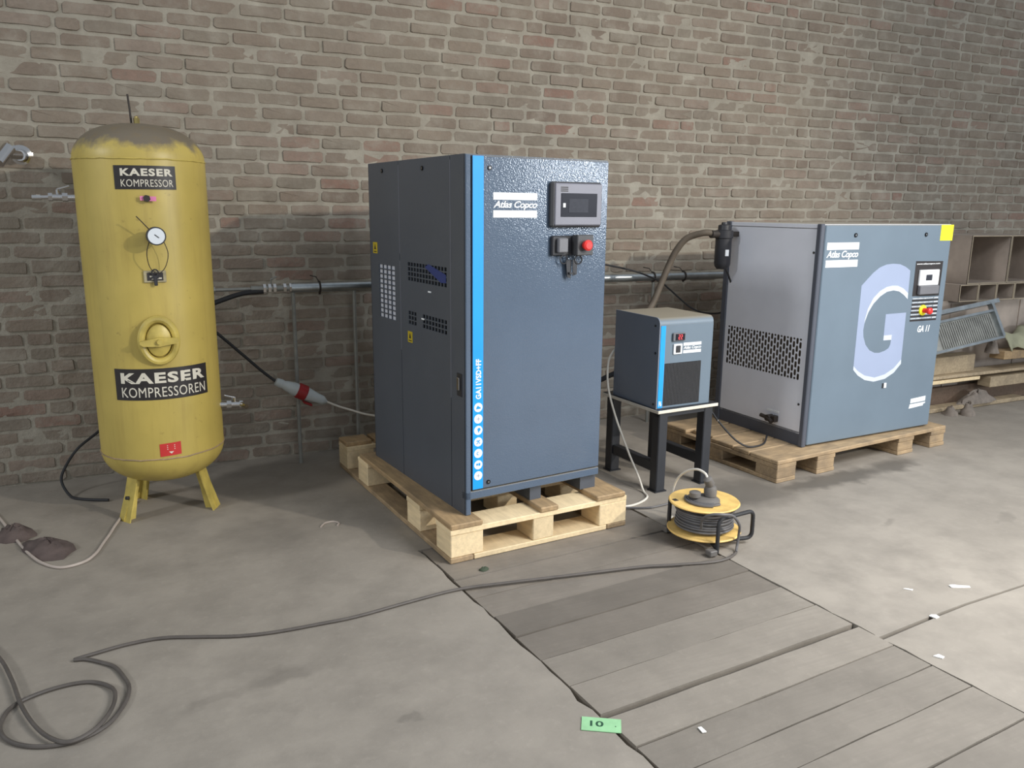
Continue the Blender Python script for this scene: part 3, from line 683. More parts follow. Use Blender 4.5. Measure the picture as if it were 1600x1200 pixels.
b = MB(); b.box(W1-0.006, W1, 0.018, D1, 0.225, ZT-0.008); b.build('right_side_panel', 'slate', m1, smooth=False)
b = MB(); b.box(0.0, W1, D1-0.006, D1, ZB, ZT-0.008); b.build('back_panel', 'slate_dark', m1, smooth=False)

# ------------------------------------------------------------------ compressor two (wide, letter G)
m2 = thing('compressor', 'wide blue-grey compressor cabinet with a large pale letter G', 'compressor', (3.1526, 3.1042, 0), 0.0517)
W2, D2, B2, T2 = 1.0226, 0.690, 0.1195, 1.2945
b = MB(); b.box(0.022, W2-0.012, 0.02, D2-0.02, B2+0.07, T2-0.02); b.build('inner_case', 'dark_void', m2, smooth=False)
b = MB(); b.box(0.018, W2, -0.008, 0.02, 0.128, T2-0.004, 0.005); fd = b.build('front_panel', 'm2_blue', m2)
b = MB(); b.box(-0.014, 0.016, -0.006, 0.024, B2, T2, 0.004); b.build('corner_post', 'm2_post', m2)
b = MB(); b.box(-0.006, 0.022, 0.655, D2+0.006, B2, T2+0.002, 0.004); b.build('corner_post', 'm2_post', m2)
b = MB(); b.box(0.0, W2, 0.03, D2, B2, 0.196); b.build('base_frame', 'm2_post', m2, smooth=False)
b = MB(); b.box(0.0, W2, 0.0, D2, T2-0.024, T2-0.001, 0.003); b.build('top_panel', 'm2_grey', m2)
b = MB(); b.box(W2-0.006, W2, 0.02, D2, 0.196, T2-0.024); b.build('right_side_panel', 'm2_grey', m2, smooth=False)
b = MB(); b.box(0.022, W2-0.006, D2-0.008, D2, 0.196, T2-0.024); b.build('back_panel', 'm2_grey', m2, smooth=False)
# perforated side panel: staggered rounded slots
z0, z1, v0, v1 = 0.184, T2-0.026, 0.026, 0.653
mz0, mz1, mv0, mv1 = 0.470, 0.702, 0.064, 0.630
b = MB(); b.plate([-v1, -mv1, -mv0, -v0], [z0, mz0, mz1, z1], lambda i, j: i == 1 and j == 1, 0.004, SIDE)
nc = 25; pw = (mv1-mv0)/nc; sl = 0.0345; pitch = 0.0425
for i in range(nc):
    xa = -mv1+i*pw; xb = xa+pw; ma, mb2 = xa+pw*0.17, xb-pw*0.17
    vs = []; fs = []
    def quad(x0_, x1_, y0_, y1_):
        n = len(vs); vs.extend([(x0_, y0_, 0), (x1_, y0_, 0), (x1_, y1_, 0), (x0_, y1_, 0)]); fs.append((n, n+1, n+2, n+3))
    def tri(p, q, r_):
        n = len(vs); vs.extend([(*p, 0), (*q, 0), (*r_, 0)]); fs.append((n, n+1, n+2))
    quad(xa, ma, mz0, mz1); quad(mb2, xb, mz0, mz1)
    y = mz0+0.004-(pitch/2 if i % 2 else 0); prev = mz0
    while y < mz1-0.004:
        a, c_ = max(y, mz0+0.004), min(y+sl, mz1-0.004)
        if c_-a > 0.006:
            quad(ma, mb2, prev, a); prev = c_; k = (mb2-ma)*0.34
            for (px, sx) in ((ma, 1), (mb2, -1)):
                tri((px, a), (px+sx*k, a), (px, a+k)); tri((px, c_), (px+sx*k, c_), (px, c_-k))
        y += pitch
    quad(ma, mb2, prev, mz1)
    b.add(vs, fs, SIDE)
sp_ = b.build('side_panel', 'm2_grey', m2, smooth=False)
b = MB(); b.box(0.0, 0.004, 0.02, 0.03, 0.184, T2-0.026); b.build('panel_edge_strip', 'white_print', m2, smooth=False)
b = MB(); b.box(0.016, 0.019, 0.05, 0.64, 0.46, 0.71); b.build('filter_mat', 'hose_dusty', sp_, smooth=False)
for v, z in ((0.040, 1.149), (0.052, 0.345)): screw(m2, -v, z, SIDE, 0.006)
b = MB(); b.cyl((0.0, 0.235, 0.232), (-0.04, 0.235, 0.232), 0.018, 12); b.cyl((-0.03, 0.235, 0.232), (-0.035, 0.285, 0.238), 0.011, 10); b.cyl((-0.03, 0.235, 0.232), (-0.035, 0.20, 0.215), 0.012, 10); b.box(-0.03, 0.0, 0.185, 0.215, 0.215, 0.25, 0.003)
b.build('drain_fitting', 'rod', m2)
for v in (0.252, 0.205):
    b = MB(); b.box(-0.001, 0.001, v-0.02, v+0.02, 0.262, 0.275); b.build('port_label', 'white_print', m2, smooth=False)
FM = T(0, -0.008, 0) @ FRONT
G = [(0.322, 0.973), (0.356, 1.001), (0.403, 1.039), (0.452, 1.067), (0.503, 1.081), (0.556, 1.084), (0.612, 1.080), (0.660, 1.065), (0.702, 1.043), (0.706, 0.885), (0.668, 0.911), (0.628, 0.931), (0.580, 0.939), (0.527, 0.933), (0.477, 0.910), (0.429, 0.872), (0.396, 0.828), (0.377, 0.781), (0.371, 0.732), (0.378, 0.695), (0.401, 0.650), (0.437, 0.617), (0.480, 0.600), (0.517, 0.597), (0.562, 0.605), (0.592, 0.618), (0.603, 0.637), (0.605, 0.664), (0.541, 0.665), (0.540, 0.810), (0.707, 0.811), (0.711, 0.520), (0.658, 0.473), (0.587, 0.444), (0.497, 0.436), (0.422, 0.452), (0.364, 0.482), (0.323, 0.517)]
b = MB(); b.prism(G, 0, 0.0006, FM); gl = b.build('letter', 'lilac_print', fd, smooth=False)
FM2 = T(0, -0.0088, 0) @ FRONT
wt = [(0.704, 0.919), (0.662, 0.946), (0.613, 0.963), (0.567, 0.965), (0.523, 0.960), (0.472, 0.940), (0.424, 0.903), (0.389, 0.847), (0.373, 0.787)]
wi = [(0.3745, 0.768), (0.377, 0.781), (0.396, 0.828), (0.429, 0.872), (0.477, 0.910), (0.527, 0.933), (0.580, 0.939), (0.628, 0.931), (0.668, 0.911), (0.706, 0.885)]
b = MB(); b.prism(wt+wi, 0, 0.0005, FM2)
wb = [(0.710, 0.546), (0.653, 0.499), (0.583, 0.470), (0.502, 0.459), (0.418, 0.478), (0.360, 0.508), (0.323, 0.538)]
b.prism(wb+[(0.323, 0.517), (0.364, 0.482), (0.422, 0.452), (0.497, 0.436), (0.587, 0.444), (0.658, 0.473), (0.711, 0.520)], 0, 0.0005, FM2)
b.prism([(0.541, 0.665), (0.607, 0.664), (0.607, 0.692), (0.541, 0.692)], 0, 0.0005, FM2)
b.build('letter_highlight', 'pale_print', fd, smooth=False)
logo(fd, 0.036, 0.272, 1.075, 1.201, 0.0083)
for x in (0.238, 0.799):
    screw(fd, x, 1.238, FM, 0.011)
b = MB(); b.prism([(0.924, 1.204), (W2+0.008, 1.204), (W2+0.008, 1.291), (0.924, 1.291)], 0, 0.0008, FM); b.build('yellow_sticker', 'yellow_sticker', fd, smooth=False)
b = MB(); b.prism([(0.742, 0.900), (0.972, 0.895), (0.975, 1.090), (0.742, 1.094)], 0, 0.0008, FM); cp = b.build('control_panel', 'label_black', fd, smooth=False)
text_mb('www.atlascopco.com', 0.750, 0.950, 1.071, 1.083, FM2, 0.01).build('panel_lettering', 'white_print', fd, smooth=False)
for k in range(6):
    zc = 0.882-k*0.0225
    b = MB(); b.prism([(0.745, zc-0.012), (0.974, zc-0.014), (0.974, zc-0.004), (0.745, zc-0.002)], 0, 0.0006, FM); b.build('printed_line', 'label_black', fd, smooth=False)
    text_mb('www.atlascopco.com', 0.748, 0.925, zc-0.002, zc+0.009, FM2, 0.01).build('panel_lettering', 'white_print', fd, smooth=False)
    text_mb('www', 0.932, 0.970, zc-0.002, zc+0.007, FM2, 0.01).build('panel_lettering', 'white_print', fd, smooth=False)
b = MB(); b.box(0.775, 0.938, -0.022, -0.008, 0.958, 1.045, 0.003); dm = b.build('display_module', 'white_print', fd)
b = MB(); b.box(0.824, 0.876, -0.0232, -0.0215, 0.986, 1.018); b.build('display', 'screen_dim', dm)
b = MB(); b.box(0.778, 0.940, -0.030, -0.008, 0.908, 0.957, 0.004); b.build('keypad', 'grey_plastic', dm)
b = MB(); b.lathe([(0.030, 0), (0.030, 0.006), (0.020, 0.010)], 24, T(0.843, -0.008, 0.818) @ FRONT); es = b.build('stop_collar', 'yellow_sticker', fd)
b = MB(); b.lathe([(0.014, 0.008), (0.014, 0.035), (0.019, 0.040), (0.019, 0.052), (0.012, 0.058)], 24, T(0.843, -0.008, 0.818) @ FRONT); b.build('stop_button', 'red', es)
text_mb('GA 11', 0.822, 0.925, 0.692, 0.730, FM, 0.022, 0.25, 0.0008, 1.05).build('model_lettering', 'white_print', fd, smooth=False)
b = MB(); b.box(0.572, 0.582, -0.012, -0.008, 0.392, 0.420, 0.001); b.build('lock_plate', 'black_plastic', fd)
b = MB(); b.box(0.586, 0.606, -0.012, -0.008, 0.391, 0.421, 0.002); b.build('lock_cap', 'white_print', fd)
b = MB(); b.prism([(0.835, 0.277), (0.965, 0.281), (0.965, 0.310), (0.835, 0.303)], 0, 0.0006, FM); b.prism([(0.826, 0.246), (0.950, 0.254), (0.952, 0.264), (0.968, 0.267), (0.968, 0.274), (0.832, 0.271)], 0, 0.0006, FM); sk = b.build('torn_label', 'white_print', fd, smooth=False)
# line filter on the left rear post
mf = T(-0.095, D2-0.08, 0)
b = MB(); b.lathe([(0.030, 1.030), (0.042, 1.045), (0.046, 1.06), (0.046, 1.20), (0.052, 1.205), (0.052, 1.245), (0.036, 1.25), (0.034, 1.275), (0.018, 1.28), (0.016, 1.292)], 20, mf); fl_ = b.build('line_filter', 'black_plastic', m2)
b = MB(); b.box(-0.095, 0.006, D2-0.10, D2-0.06, 1.212, 1.240, 0.003); b.build('filter_bracket', 'rod', fl_)
b = MB(); b.box(-0.118, -0.094, D2-0.128, D2-0.124, 1.105, 1.140); b.build('filter_label', 'white_print', fl_, smooth=False)
b = MB(); b.cyl((-0.14, D2-0.08, 1.225), (-0.19, D2-0.08, 1.226), 0.022, 12); b.build('hose_coupling', 'rod', fl_)

# ------------------------------------------------------------------ table and dryer
tb = thing('table', 'small black steel table with a white edged board top', 'table', (2.2081, 3.0918, 0), 0.0788)
tw, td, tz = 0.3408, 0.4287, 0.4196
b = MB(); b.box(-0.018, tw+0.022, -0.012, td+0.02, tz-0.018, tz-0.002, 0.002); top = b.build('tabletop', 'mdf', tb, smooth=False)
b = MB(); b.box(-0.016, tw+0.020, -0.010, td+0.018, tz-0.003, tz-0.0004); b.build('dark_sheet', 'table_black', top, smooth=False)
b = MB(); b.box(0.0, tw, 0.004, 0.04, tz-0.04, tz-0.018); b.build('apron', 'table_black', tb, smooth=False)
for (x, y) in ((0, 0), (tw-0.055, 0), (0, td-0.055), (tw-0.055, td-0.055)):
    b = MB(); b.box(x, x+0.055, y, y+0.055, 0.004, tz-0.018, 0.004); lg = b.build('leg', 'table_black', tb)
    b = MB(); b.box(x-0.006, x+0.064, y-0.004, y+0.06, 0.0005, 0.006); b.build('foot_plate', 'table_black', lg, smooth=False)
for x in (0.008, tw-0.047):
    b = MB(); b.box(x, x+0.04, 0.055, td-0.055, 0.095, 0.145, 0.003); b.build('stretcher', 'table_black', tb)
dr = thing('air_dryer', 'small dark grey box dryer standing on the black table', 'dryer', (2.1982, 3.1117, tz), 0.0456)
dw, dd, dh = 0.3245, 0.357, 0.437
def rounded(x0, x1, z0, z1, r): return [(x0, z0), (x1, z0)]+[(x1-r+r*cos(q*pi/10), z1-r+r*sin(q*pi/10)) for q in range(6)]+[(x0+r*cos(pi/2+q*pi/10)+r-r, z1-r+r*sin(pi/2+q*pi/10)) for q in range(0)]+[(x0, z1)]
prof = [(0.0, 0.0), (dd, 0.0), (dd, dh), (0.030, dh)]+[(0.030-0.030*sin(q*pi/12), dh-0.030+0.030*cos(q*pi/12)) for q in range(1, 7)]
XZ = Matrix(((0, 0, 1, 0), (1, 0, 0, 0), (0, 1, 0, 0), (0, 0, 0, 1)))   # drawing x -> Y, y -> Z, depth -> X
b = MB(); b.prism(prof, 0.004, dw, XZ); bd = b.build('cabinet', 'm2_blue', dr)
prof2 = [(-0.003, 0.0), (dd+0.002, 0.0), (dd+0.002, dh+0.003), (0.028, dh+0.003)]+[(0.028-0.031*sin(q*pi/12), dh-0.029+0.032*cos(q*pi/12)) for q in range(1, 7)]
b = MB(); b.prism(prof2, -0.002, 0.004, XZ); b.build('left_side_panel', 'dryer_side', dr)
FD = T(0, -0.0002, 0) @ FRONT
b = MB(); b.box(0.006, dw-0.002, -0.003, 0.0, 0.003, 0.404); fp = b.build('front_panel', 'm2_blue', dr, smooth=False)
FD = T(0, -0.0032, 0) @ FRONT
b = MB(); b.prism([(0.006, 0.004), (0.034, 0.004), (0.034, 0.402), (0.006, 0.402)], 0, 0.0006, FD); b.build('blue_stripe', 'blue_print', fp, smooth=False)
text_mb('F6', 0.012, 0.028, 0.012, 0.038, T(0, -0.004, 0) @ FRONT, 0.03).build('stripe_lettering', 'white_print', fp, smooth=False)
b = MB(); b.box(0.073, 0.147, -0.014, -0.003, 0.326, 0.366, 0.003); dc = b.build('display_housing', 'grey_plastic', dr)
b = MB(); b.box(0.086, 0.140, -0.016, -0.0135, 0.331, 0.361); b.build('display', 'screen', dc, smooth=False)
t_ = NT('lit_red_digits'); t_.b.inputs['Base Color'].default_value = (0.8, 0.05, 0.06, 1); t_.b.inputs['Emission Color'].default_value = (1, 0.10, 0.10, 1); t_.b.inputs['Emission Strength'].default_value = 1.1; M['led'] = t_.m
b = MB()
for (sx, kind) in ((0.102, 2), (0.116, 2)):
    for (p, q, r_, s_) in ((0, 0.009, 0, 0.002), (0, 0.009, 0.010, 0.012), (0, 0.009, 0.020, 0.022), (0.007, 0.009, 0.010, 0.022), (0, 0.002, 0, 0.012)): b.box(sx+p, sx+q, -0.017, -0.0158, 0.335+r_, 0.335+s_)
b.build('red_digits', 'led', dc, smooth=False)
b = MB(); b.box(0.082, 0.134, -0.010, -0.003, 0.262, 0.312, 0.002); sw2 = b.build('switch_frame', 'white_print', dr)
b = MB(); b.box(0.094, 0.122, -0.013, -0.009, 0.270, 0.304, 0.002); b.build('rocker', 'black_plastic', sw2)
logo(fp, 0.144, 0.253, 0.263, 0.314, 0.0034)
b = MB(); b.prism([(0.037, 0.012), (0.258, 0.012), (0.258, 0.220), (0.037, 0.220)], 0.0, 0.0006, FD); gr = b.build('intake_opening', 'dark_void', fp, smooth=False)
b = MB()
for k in range(26): b.box(0.041+k*0.0084, 0.044+k*0.0084, -0.0050, -0.0038, 0.014, 0.218)
b.build('intake_mesh', 'dark_plastic', fp, smooth=False)
for v, z in ((0.03, 0.40), (0.02, 0.27), (0.02, 0.02)): screw(dr, -v, z, T(-0.002, 0, 0) @ SIDE, 0.005)

# ------------------------------------------------------------------ pipework
pp = thing('air_pipe', 'galvanised air pipe along the brick wall on slim posts', 'pipe', (0, 4.25, 0))
b = MB(); b.cyl((0.70, 0, 0.944), (3.50, 0, 0.944), 0.0255, 18); b.build('pipe', 'galv', pp)
b = MB(); b.cyl((0.26, 0.0, 0.944), (0.52, 0.0, 0.944), 0.009, 10); b.cyl((0.50, 0, 0.944), (0.71, 0, 0.944), 0.016, 12); b.cyl((0.312, 0, 0.944), (0.33, 0, 0.944), 0.018, 10); b.build('branch_pipe', 'galv_dull', pp)
for x in (0.56, 0.585, 0.61, 0.66, 0.69):
    b = MB(); b.cyl((x, 0, 0.944), (x+0.014, 0, 0.944), 0.024, 6); b.build('coupling', 'chrome', pp)
b = MB(); b.tube([(0.60, 0, 0.96), (0.60, 0, 0.99), (0.63, 0, 1.003)], 0.005, 8); b.build('valve_lever', 'galv_dull', pp)
for x in (0.845, 2.93, 3.165):
    b = MB(); b.tube([(x, 0.029*cos(q*pi/8), 0.944+0.029*sin(q*pi/8)) for q in range(16)], 0.005, 6, True)
    b.tube([(x, 0.01, 0.97), (x-0.01, 0.03, 0.995), (x-0.035, 0.06, 1.0)], 0.003, 6); b.cyl((x, 0, 0.92), (x, 0, 0.905), 0.006, 8)
    b.build('clamp', 'rod', pp)
for x in (0.708, 1.027, 2.935):
    b = MB(); b.cyl((x, 0, 0.0), (x, 0, 0.92), 0.0105, 10); b.build('support_post', 'galv_dull', pp)
hs = MB(); hs.tube(spline([(0.70-0.14, 4.245, 0.93), (0.46, 4.23, 0.925), (0.36, 4.2, 0.90), (0.24, 4.17, 0.86), (0.1, 4.17, 0.80), (-0.05, 4.2, 0.6), (-0.08, 4.22, 0.3), (-0.06, 4.2, 0.012)], 8), 0.012, 10)
tag(hs.build('rubber_hose', 'black'), 'black rubber hose running from the pipe down behind the yellow tank', 'hose')
pc = MB(); pc.tube(spline([(0.14, 4.33, 0.90), (0.25, 4.27, 0.79), (0.32, 4.22, 0.735), (0.44, 4.2, 0.615), (0.53, 4.18, 0.525), (0.60, 4.16, 0.465)], 8), 0.0075, 8)
tag(pc.build('power_cable', 'black'), 'black power cable slanting down from behind the tank to the red plug', 'cable')
pl = thing('power_connector', 'white and red industrial plug and socket hanging before the wall', 'plug', (0.583, 4.16, 0.478))
ax = Vector((0.841-0.583, 0, 0.346-0.478)); Lc = ax.length; mx = ax.to_track_quat('Z', 'Y').to_matrix().to_4x4()
b = MB(); b.lathe([(0.010, 0.0), (0.020, 0.004), (0.024, 0.030), (0.021, 0.045), (0.026, 0.06), (0.034, 0.10), (0.034, 0.122)], 20, mx); b.build('socket_body', 'plug_white', pl)
b = MB(); b.lathe([(0.034, 0.120), (0.041, 0.124), (0.041, 0.168), (0.036, 0.172)], 20, mx); b.build('red_collar', 'dark_red', pl)
b = MB(); b.lathe([(0.035, 0.170), (0.034, 0.185), (0.026, 0.23), (0.024, 0.262), (0.020, 0.272), (0.007, Lc)], 20, mx); b.build('plug_body', 'plug_white', pl)
b = MB(); b.add([], []); b.box(-0.022, 0.022, -0.050, -0.038, 0.172, 0.225, 0.005, mx @ RZ(radians(-90)) if False else mx @ RZ(0)); b.build('hinged_cover', 'dark_red', pl)
wc = MB(); wc.tube(spline([(0.838, 4.16, 0.348), (0.90, 4.16, 0.317), (0.97, 4.15, 0.29), (1.03, 4.1, 0.275), (1.10, 4.02, 0.27), (1.16, 3.86, 0.27), (1.2, 3.76, 0.275)], 8), 0.0055, 8)
tag(wc.build('power_cable', 'cord_white'), 'thin white cable from the red plug to behind the tall compressor', 'cable')
hz = MB(); hz.tube(spline([(2.945, 3.705, 1.230), (2.90, 3.73, 1.232), (2.84, 3.80, 1.20), (2.80, 3.84, 1.13), (2.77, 3.86, 1.05), (2.72, 3.86, 0.94), (2.66, 3.84, 0.84), (2.58, 3.80, 0.76), (2.5, 3.72, 0.66), (2.46, 3.62, 0.56), (2.45, 3.53, 0.50)], 8), 0.0185, 12)
tag(hz.build('air_hose', 'hose_dusty'), 'thick dusty hose arching from the far compressor filter down behind the dryer', 'hose')
ck = MB(); ck.tube(spline([(1.72, 4.03, 1.20), (2.1, 4.12, 1.11), (2.51, 4.17, 1.037), (2.76, 4.18, 0.985), (2.93, 4.17, 0.92), (3.0, 4.16, 0.87), (3.13, 4.1, 0.755), (3.19, 4.0, 0.732), (3.22, 3.9, 0.76), (3.17, 3.78, 0.89), (3.09, 3.72, 0.985), (3.063, 3.72, 1.03)], 8), 0.0055, 8)
tag(ck.build('power_cable', 'black'), 'thin black cable sagging across the pipe between both compressors', 'cable')
hd = MB(); hd.tube(spline([(2.20, 3.48, 0.53), (2.14, 3.50, 0.50), (2.10, 3.54, 0.46), (2.07, 3.60, 0.36), (2.05, 3.66, 0.2), (2.02, 3.74, 0.02)], 8), 0.013, 10)
tag(hd.build('air_hose', 'black'), 'black hose hanging at the back of the small dryer', 'hose')
dc_ = MB(); dc_.tube(spline([(2.20, 3.49, 0.66), (2.14, 3.46, 0.60), (2.105, 3.40, 0.48), (2.12, 3.34, 0.33), (2.145, 3.25, 0.17), (2.16, 3.18, 0.07), (2.155, 3.12, 0.008), (2.13, 3.05, 0.006), (2.06, 3.0, 0.006), (1.98, 2.98, 0.006), (1.90, 3.0, 0.006)], 8), 0.0055, 8)
tag(dc_.build('power_cable', 'cord_white'), 'white cord hanging from the dryer down to the pale pallet', 'cable')
dk = MB(); dk.tube(spline([(1.92, 2.99, 0.006), (1.99, 2.95, 0.006), (2.06, 2.925, 0.006), (2.14, 2.93, 0.006), (2.22, 2.94, 0.006), (2.30, 2.93, 0.006), (2.36, 2.88, 0.006), (2.34, 2.78, 0.006), (2.26, 2.7, 0.01)], 8), 0.005, 8)
tag(dk.build('power_cable', 'cord_grey'), 'grey cord on the floor from the pale pallet to the reel', 'cable')
sc_ = MB(); sc_.tube(spline([(2.72, 3.40, 0.34), (2.735, 3.36, 0.30), (2.75, 3.31, 0.25), (2.80, 3.24, 0.17), (2.86, 3.21, 0.13), (2.92, 3.20, 0.126), (3.0, 3.23, 0.126), (3.08, 3.3, 0.14)], 8), 0.005, 8)
sco = sc_.build('drain_tube', 'black'); tag(sco, 'short black tube dropping onto the old pallet beside the wide compressor', 'tube')
b = MB()
for p in ((2.727, 3.378, 0.318), (2.747, 3.318, 0.258)): b.lathe([(0.004, -0.006), (0.008, -0.004), (0.008, 0.004), (0.004, 0.006)], 8, T(*p))
b.build('bright_fitting', 'chrome', sco)

# ------------------------------------------------------------------ cable reel
rl = thing('cable_reel', 'yellow cable reel lying on its side with a black tube frame', 'cable reel', (2.076, 2.553, 0))
b = MB(); b.lathe([(0.05, 0.040), (0.150, 0.040), (0.153, 0.044), (0.150, 0.049), (0.05, 0.052)], 48); b.build('lower_flange', 'reel_yellow', rl)
b = MB(); b.lathe([(0.05, 0.160), (0.143, 0.162), (0.147, 0.167), (0.143, 0.171), (0.10, 0.170), (0.05, 0.174)], 48, T(-0.006, 0.0, 0)); b.build('upper_flange', 'reel_yellow', rl)
b = MB(); b.lathe([(0.085, 0.05), (0.085, 0.162)], 32); b.build('drum', 'black_plastic', rl)
b = MB(); rr = random.Random(2)
for j in range(9):
    z = 0.057+j*0.0112
    for lay in range(2 if j in (0, 8) else 3):
        R_ = 0.094+lay*0.0105+rr.uniform(-.002, .002)+(0.004*sin(j))
        tz_, ph = rr.uniform(-.004, .004), rr.uniform(0, 6.28)
        b.tube([(R_*cos(q*pi/20), R_*sin(q*pi/20), min(0.155, max(0.056, z+tz_*sin(q*pi/20+ph)))) for q in range(40)], 0.0055, 6, True)
b.build('cable_winding', 'cord_grey', rl)
loc = lambda *p: tuple(Vector(p)-Vector((2.076, 2.553, 0)))
def arc_path(pts, r, n=5):       # rounded corners
    P = [Vector(p) for p in pts]; out = [P[0]]
    for i in range(1, len(P)-1):
        a = P[i]+(P[i-1]-P[i]).normalized()*r; c_ = P[i]+(P[i+1]-P[i]).normalized()*r
        for k in range(n+1):
            t = k/n; out.append(a*(1-t)**2+P[i]*2*t*(1-t)+c_*t*t)
    out.append(P[-1]); return out
b = MB()
b.tube(arc_path([loc(2.020, 2.392, 0.008), loc(2.020, 2.392, 0.150), loc(2.215, 2.415, 0.150), loc(2.225, 2.425, 0.026), loc(2.06, 2.46, 0.026)], 0.03), 0.0085, 10)
b.tube(arc_path([loc(1.985, 2.672, 0.008), loc(1.985, 2.672, 0.152), loc(2.02, 2.70, 0.152), loc(2.19, 2.70, 0.150), loc(2.20, 2.70, 0.026), loc(2.06, 2.62, 0.026)], 0.02), 0.0085, 10)
b.tube([loc(1.985, 2.672, 0.022), loc(2.076, 2.553, 0.026), loc(2.020, 2.392, 0.022)], 0.0085, 8)
b.build('tube_frame', 'black', rl)
for (x, y) in ((1.995, 2.395), (1.978, 2.672)):
    b = MB(); b.box(-0.018, 0.018, -0.018, 0.018, 0.0008, 0.024, 0.003, T(*loc(x, y, 0))); b.build('foot', 'plug_grey', rl)
b = MB(); b.box(-0.012, 0.012, -0.014, 0.014, 0.150, 0.172, 0.003, T(*loc(1.957, 2.60, 0))); b.build('clip', 'rod', rl)
b = MB()
for k, (r0, zz, a0, a1) in enumerate(((0.062, 0.178, 1.9, 4.6), (0.074, 0.177, 2.0, 4.9), (0.085, 0.177, 2.2, 4.4))):
    b.tube([(r0*cos(a0+(a1-a0)*q/14)-0.005, r0*sin(a0+(a1-a0)*q/14)-0.01, zz) for q in range(15)], 0.0055, 6)
b.build('cable_end', 'cord_grey', rl)
b = MB(); b.lathe([(0.060, 0.170), (0.058, 0.180), (0.045, 0.190), (0.03, 0.192)], 24, T(-0.01, -0.015, 0)); b.build('socket_plate', 'plug_grey', rl)
b = MB(); b.lathe([(0.020, 0.19), (0.024, 0.194), (0.024, 0.212), (0.016, 0.216)], 16, T(-0.055, 0.0, 0)); b.build('socket_cap', 'plug_grey', rl)
b = MB(); b.tube([loc(*p) for p in spline([(1.99, 2.46, 0.09), (1.975, 2.44, 0.14), (1.985, 2.40, 0.172), (2.02, 2.372, 0.178), (2.07, 2.37, 0.165), (2.11, 2.375, 0.12), (2.125, 2.39, 0.07), (2.12, 2.39, 0.02), (2.10, 2.37, 0.007)], 6)], 0.0058, 8); b.build('loose_cable', 'cord_grey', rl)
pg = thing('mains_plug', 'grey mains plug pushed into the top of the cable reel', 'plug', (2.085, 2.535, 0.1905), 0.3)
b = MB(); b.lathe([(0.022, 0.0), (0.026, 0.004), (0.027, 0.030), (0.022, 0.044), (0.012, 0.05)], 20); b.build('plug_body', 'plug_grey', pg)
b = MB(); b.lathe([(0.012, 0.0), (0.020, 0.012), (0.018, 0.044), (0.006, 0.052)], 14, T(0, 0, 0.046) @ RY(radians(-35))); b.build('plug_grip', 'plug_grey', pg)
PG = Vector((2.085, 2.535, 0.1905)); pinv = (T(*PG) @ RZ(0.3)).inverted()
b = MB(); b.tube(spline([pinv @ Vector(p) for p in ((2.060, 2.528, 0.276), (2.058, 2.545, 0.292), (2.050, 2.590, 0.296), (2.040, 2.650, 0.268), (2.034, 2.70, 0.215), (2.032, 2.73, 0.13), (2.035, 2.75, 0.04), (2.05, 2.77, 0.0065), (2.09, 2.79, 0.0065))], 6), 0.0052, 8); b.build('plug_cord', 'cord_white', pg)
# extension cable over the floor
ex = [(2.095, 2.365), (2.03, 2.335), (1.945, 2.333), (1.80, 2.37), (1.664, 2.408), (1.404, 2.448), (1.156, 2.487), (0.964, 2.512), (0.788, 2.496), (0.575, 2.465), (0.448, 2.464), (0.30, 2.470), (0.19, 2.492), (0.08, 2.535), (-0.03, 2.575), (-0.13, 2.578), (-0.22, 2.560), (-0.275, 2.545)]
lo_ = [(-0.245, 2.535), (-0.205, 2.500), (-0.165, 2.455), (-0.140, 2.39), (-0.125, 2.33), (-0.128, 2.27), (-0.143, 2.221), (-0.17, 2.165), (-0.215, 2.128), (-0.27, 2.115), (-0.333, 2.130), (-0.385, 2.165), (-0.42, 2.215), (-0.433, 2.275), (-0.415, 2.35), (-0.356, 2.39), (-0.285, 2.405), (-0.225, 2.395), (-0.18, 2.35), (-0.16, 2.30), (-0.165, 2.22), (-0.2, 2.14), (-0.255, 2.105), (-0.30, 2.135), (-0.345, 2.21), (-0.39, 2.33), (-0.43, 2.48), (-0.48, 2.63), (-0.56, 2.78), (-0.7, 2.9)]
P = [(x, y, 0.0062) for x, y in ex]+[(x, y, 0.0062+0.009*min(1, max(0, (k-17)/3))) for k, (x, y) in enumerate(lo_)]
b = MB(); b.tube(spline(P, 6), 0.0058, 8)
tag(b.build('extension_cable', 'cord_dark'), 'long dark extension cable winding over the floor from the reel to a loop', 'cable')
b = MB(); b.tube(spline([(-0.80, 4.2, 0.006), (-0.69, 4.05, 0.006), (-0.60, 3.80, 0.006), (-0.538, 3.608, 0.006), (-0.48, 3.45, 0.006), (-0.43, 3.35, 0.006), (-0.365, 3.281, 0.006), (-0.290, 3.30, 0.006), (-0.25, 3.37, 0.006), (-0.225, 3.476, 0.006), (-0.205, 3.56, 0.006), (-0.185, 3.66, 0.006), (-0.15, 3.8, 0.006), (-0.1, 3.95, 0.006)], 8), 0.0056, 8)
tag(b.build('floor_cable', 'cord_pale'), 'pale dusty cable curving over the floor beside the yellow tank', 'cable')
b = MB(); b.tube(spline([(-0.02, 4.36, 0.42), (-0.13, 4.32, 0.36), (-0.25, 4.25, 0.275), (-0.34, 4.2, 0.215), (-0.40, 4.2, 0.13), (-0.42, 4.18, 0.07), (-0.385, 4.12, 0.012), (-0.33, 4.06, 0.008), (-0.22, 4.0, 0.008)], 8), 0.0065, 8)
tag(b.build('wall_cable', 'black'), 'thin black cable bowing down the wall left of the yellow tank', 'cable')
